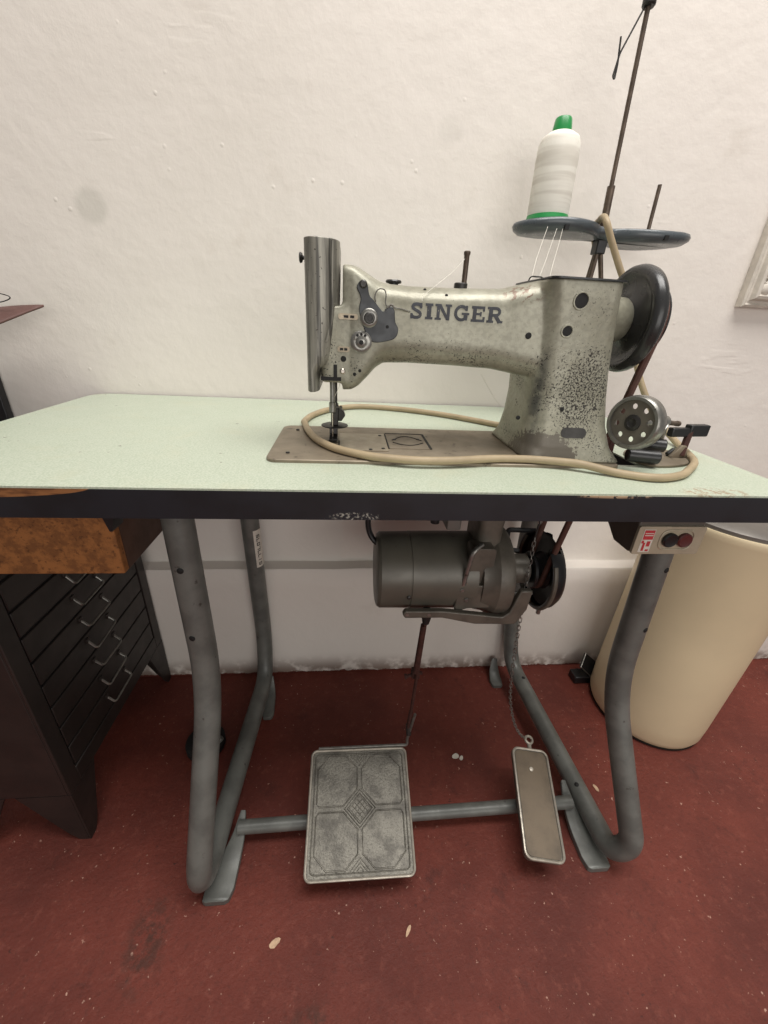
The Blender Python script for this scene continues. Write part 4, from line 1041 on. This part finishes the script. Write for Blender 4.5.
# ------------------------------------------------------------------ picture frame on the wall
def picture():
    x0, z0, x1, z1 = .806, 1.012, 1.30, 1.66
    t = thing('picture_frame', 'white carved picture frame hanging on the wall at the right edge', 'picture frame', ((x0+x1)/2, YU, z0))
    prof = [(0, 0), (0, .016), (.004, .019), (.008, .016), (.012, .017), (.016, .026), (.021, .028), (.026, .025), (.032, .018), (.040, .016), (.050, .013), (.052, .006), (.052, 0)]
    for (ax, az, bx, bz) in ((x0, z0, x0, z1), (x0, z1, x1, z1), (x1, z1, x1, z0), (x1, z0, x0, z0)):
        d = V((bx-ax, bz-az)).normalized(); nrm = V((d.y, -d.x))
        bm = NB(); ra, rb = [], []
        for (w, h) in prof:
            p = V((ax, az))+nrm*w+d*w; q = V((bx, bz))+nrm*w-d*w
            ra.append((p.x, YU-.0005-h, p.y)); rb.append((q.x, YU-.0005-h, q.y))
        loft(bm, [ra, rb]); obj('moulding', bm, 'frame', t, ang=25)
    bm = NB(); box(bm, x0+.045, x1-.045, YU-.007, YU-.001, z0+.045, z1-.045); obj('panel', bm, 'canvas', t)
    # scrolled corner carving
    for (cx, cz, sx, sz) in ((x0, z0, 1, 1), (x0, z1, 1, -1), (x1, z0, -1, 1), (x1, z1, -1, -1)):
        bm = NB()
        for (ux, uz, r0) in ((.050, .030, .012), (.030, .052, .012), (.075, .030, .008), (.030, .078, .008)):
            pts = []
            for k in range(22):
                a = k*.42; r = r0*(1-k/26); pts.append((cx+sx*(ux+r*math.cos(a)), YU-.024, cz+sz*(uz+r*math.sin(a))))
            tube(bm, pts, [.0036*(1-k/40) for k in range(22)], 8)
        lathe(bm, (cx+sx*.034, YU-.018, cz+sz*.034), (0, -1, 0), [(0, .016), (.006, .014), (.011, .008), (.012, 0)], 16)
        obj('corner_carving', bm, 'frame', t)
picture()

# ------------------------------------------------------------------ scraps on the floor
def scraps():
    data = [((-.150, -.095), .010, .005, .5, 'scrap', 'pale tan scrap on the red floor in front of the large pedal, left side'),
            ((.232, .205), .009, .006, .2, 'white', 'white crumb on the red floor between the two foot pedals, under the motor'),
            ((.245, .200), .006, .004, 1.0, 'white', 'smaller white crumb right of the crumb between the two foot pedals'),
            ((.5400, .115), .008, .004, 1.9, 'scrap', 'pale scrap on the red floor between the right leg and the cream bin'),
            ((.075, -.095), .009, .003, 1.0, 'scrap', 'thin pale sliver on the red floor just in front of the large pedal'),
            ((-.345, .120), .012, .003, .1, 'scrap', 'pale sliver on the red floor left of the left table leg')]
    for (x, y), l, w, a, m_, lab in data:
        bm = NB(); pts = [(l*math.cos(k*PI/5)*(1+.3*mnoise.noise(V((k*1.3, l*900, 0)))), w*math.sin(k*PI/5)*(1+.4*mnoise.noise(V((k*2.1, w*900, 5))))) for k in range(10)]
        pts = [(x+p[0]*math.cos(a)-p[1]*math.sin(a), y+p[0]*math.sin(a)+p[1]*math.cos(a)) for p in pts]
        prism(bm, pts, xy(.0002), xy(.0018)); o = obj('floor_scrap', bm, m_, None); rebase(o, (x, y, 0)); tag(o, lab, 'scrap', 'scraps on the floor')
scraps()
def lump():
    t = thing('dark_lump', 'small black round lump with grey stub on the floor behind the left front leg', 'floor object', (-.345, .255, 0))
    bm = NB(); lathe(bm, (-.368, .262, .0), (0, 0, 1), [(0, 0), (0, .040), (.004, .044), (.020, .044), (.028, .036), (.032, .020), (.033, 0)], 28); obj('pad', bm, 'hole', t)  # unidentified dark object, modelled as a rounded lump
    bm = NB(); tube(bm, fillet([(-.352, .245, .026), (-.340, .235, .034), (-.322, .245, .050)], .01), .006, 12); obj('stub', bm, 'leg', t)
lump()

# ------------------------------------------------------------------ light
def lights():
    w = bpy.data.worlds.new('room'); S.world = w; w.use_nodes = True
    bg = w.node_tree.nodes['Background']; bg.inputs[0].default_value = (1.0, .965, .93, 1); bg.inputs[1].default_value = .24
    def area(name, loc, rot, sx, sy, e, col):
        l = bpy.data.lights.new(name, 'AREA'); l.shape = 'RECTANGLE'; l.size = sx; l.size_y = sy; l.energy = e; l.color = col
        o = bpy.data.objects.new(name, l); C.objects.link(o); o.location = loc; o.rotation_euler = rot; return o
    area('ceiling_tube_light', (.55, -.30, 3.3), (math.radians(8), 0, 0), 2.2, 1.1, 82, (1, .97, .935))
    area('front_fill_light', (.75, -2.7, 1.25), (math.radians(90), 0, math.radians(12)), 2.4, 1.4, 29, (1, .965, .925))  # added fill lamp behind the camera, brightens the wall under the table
lights()
S.view_settings.view_transform = 'Standard'; S.view_settings.look = 'None'; S.view_settings.exposure = 0.15; S.view_settings.gamma = 1
S.view_settings.use_curve_mapping = False
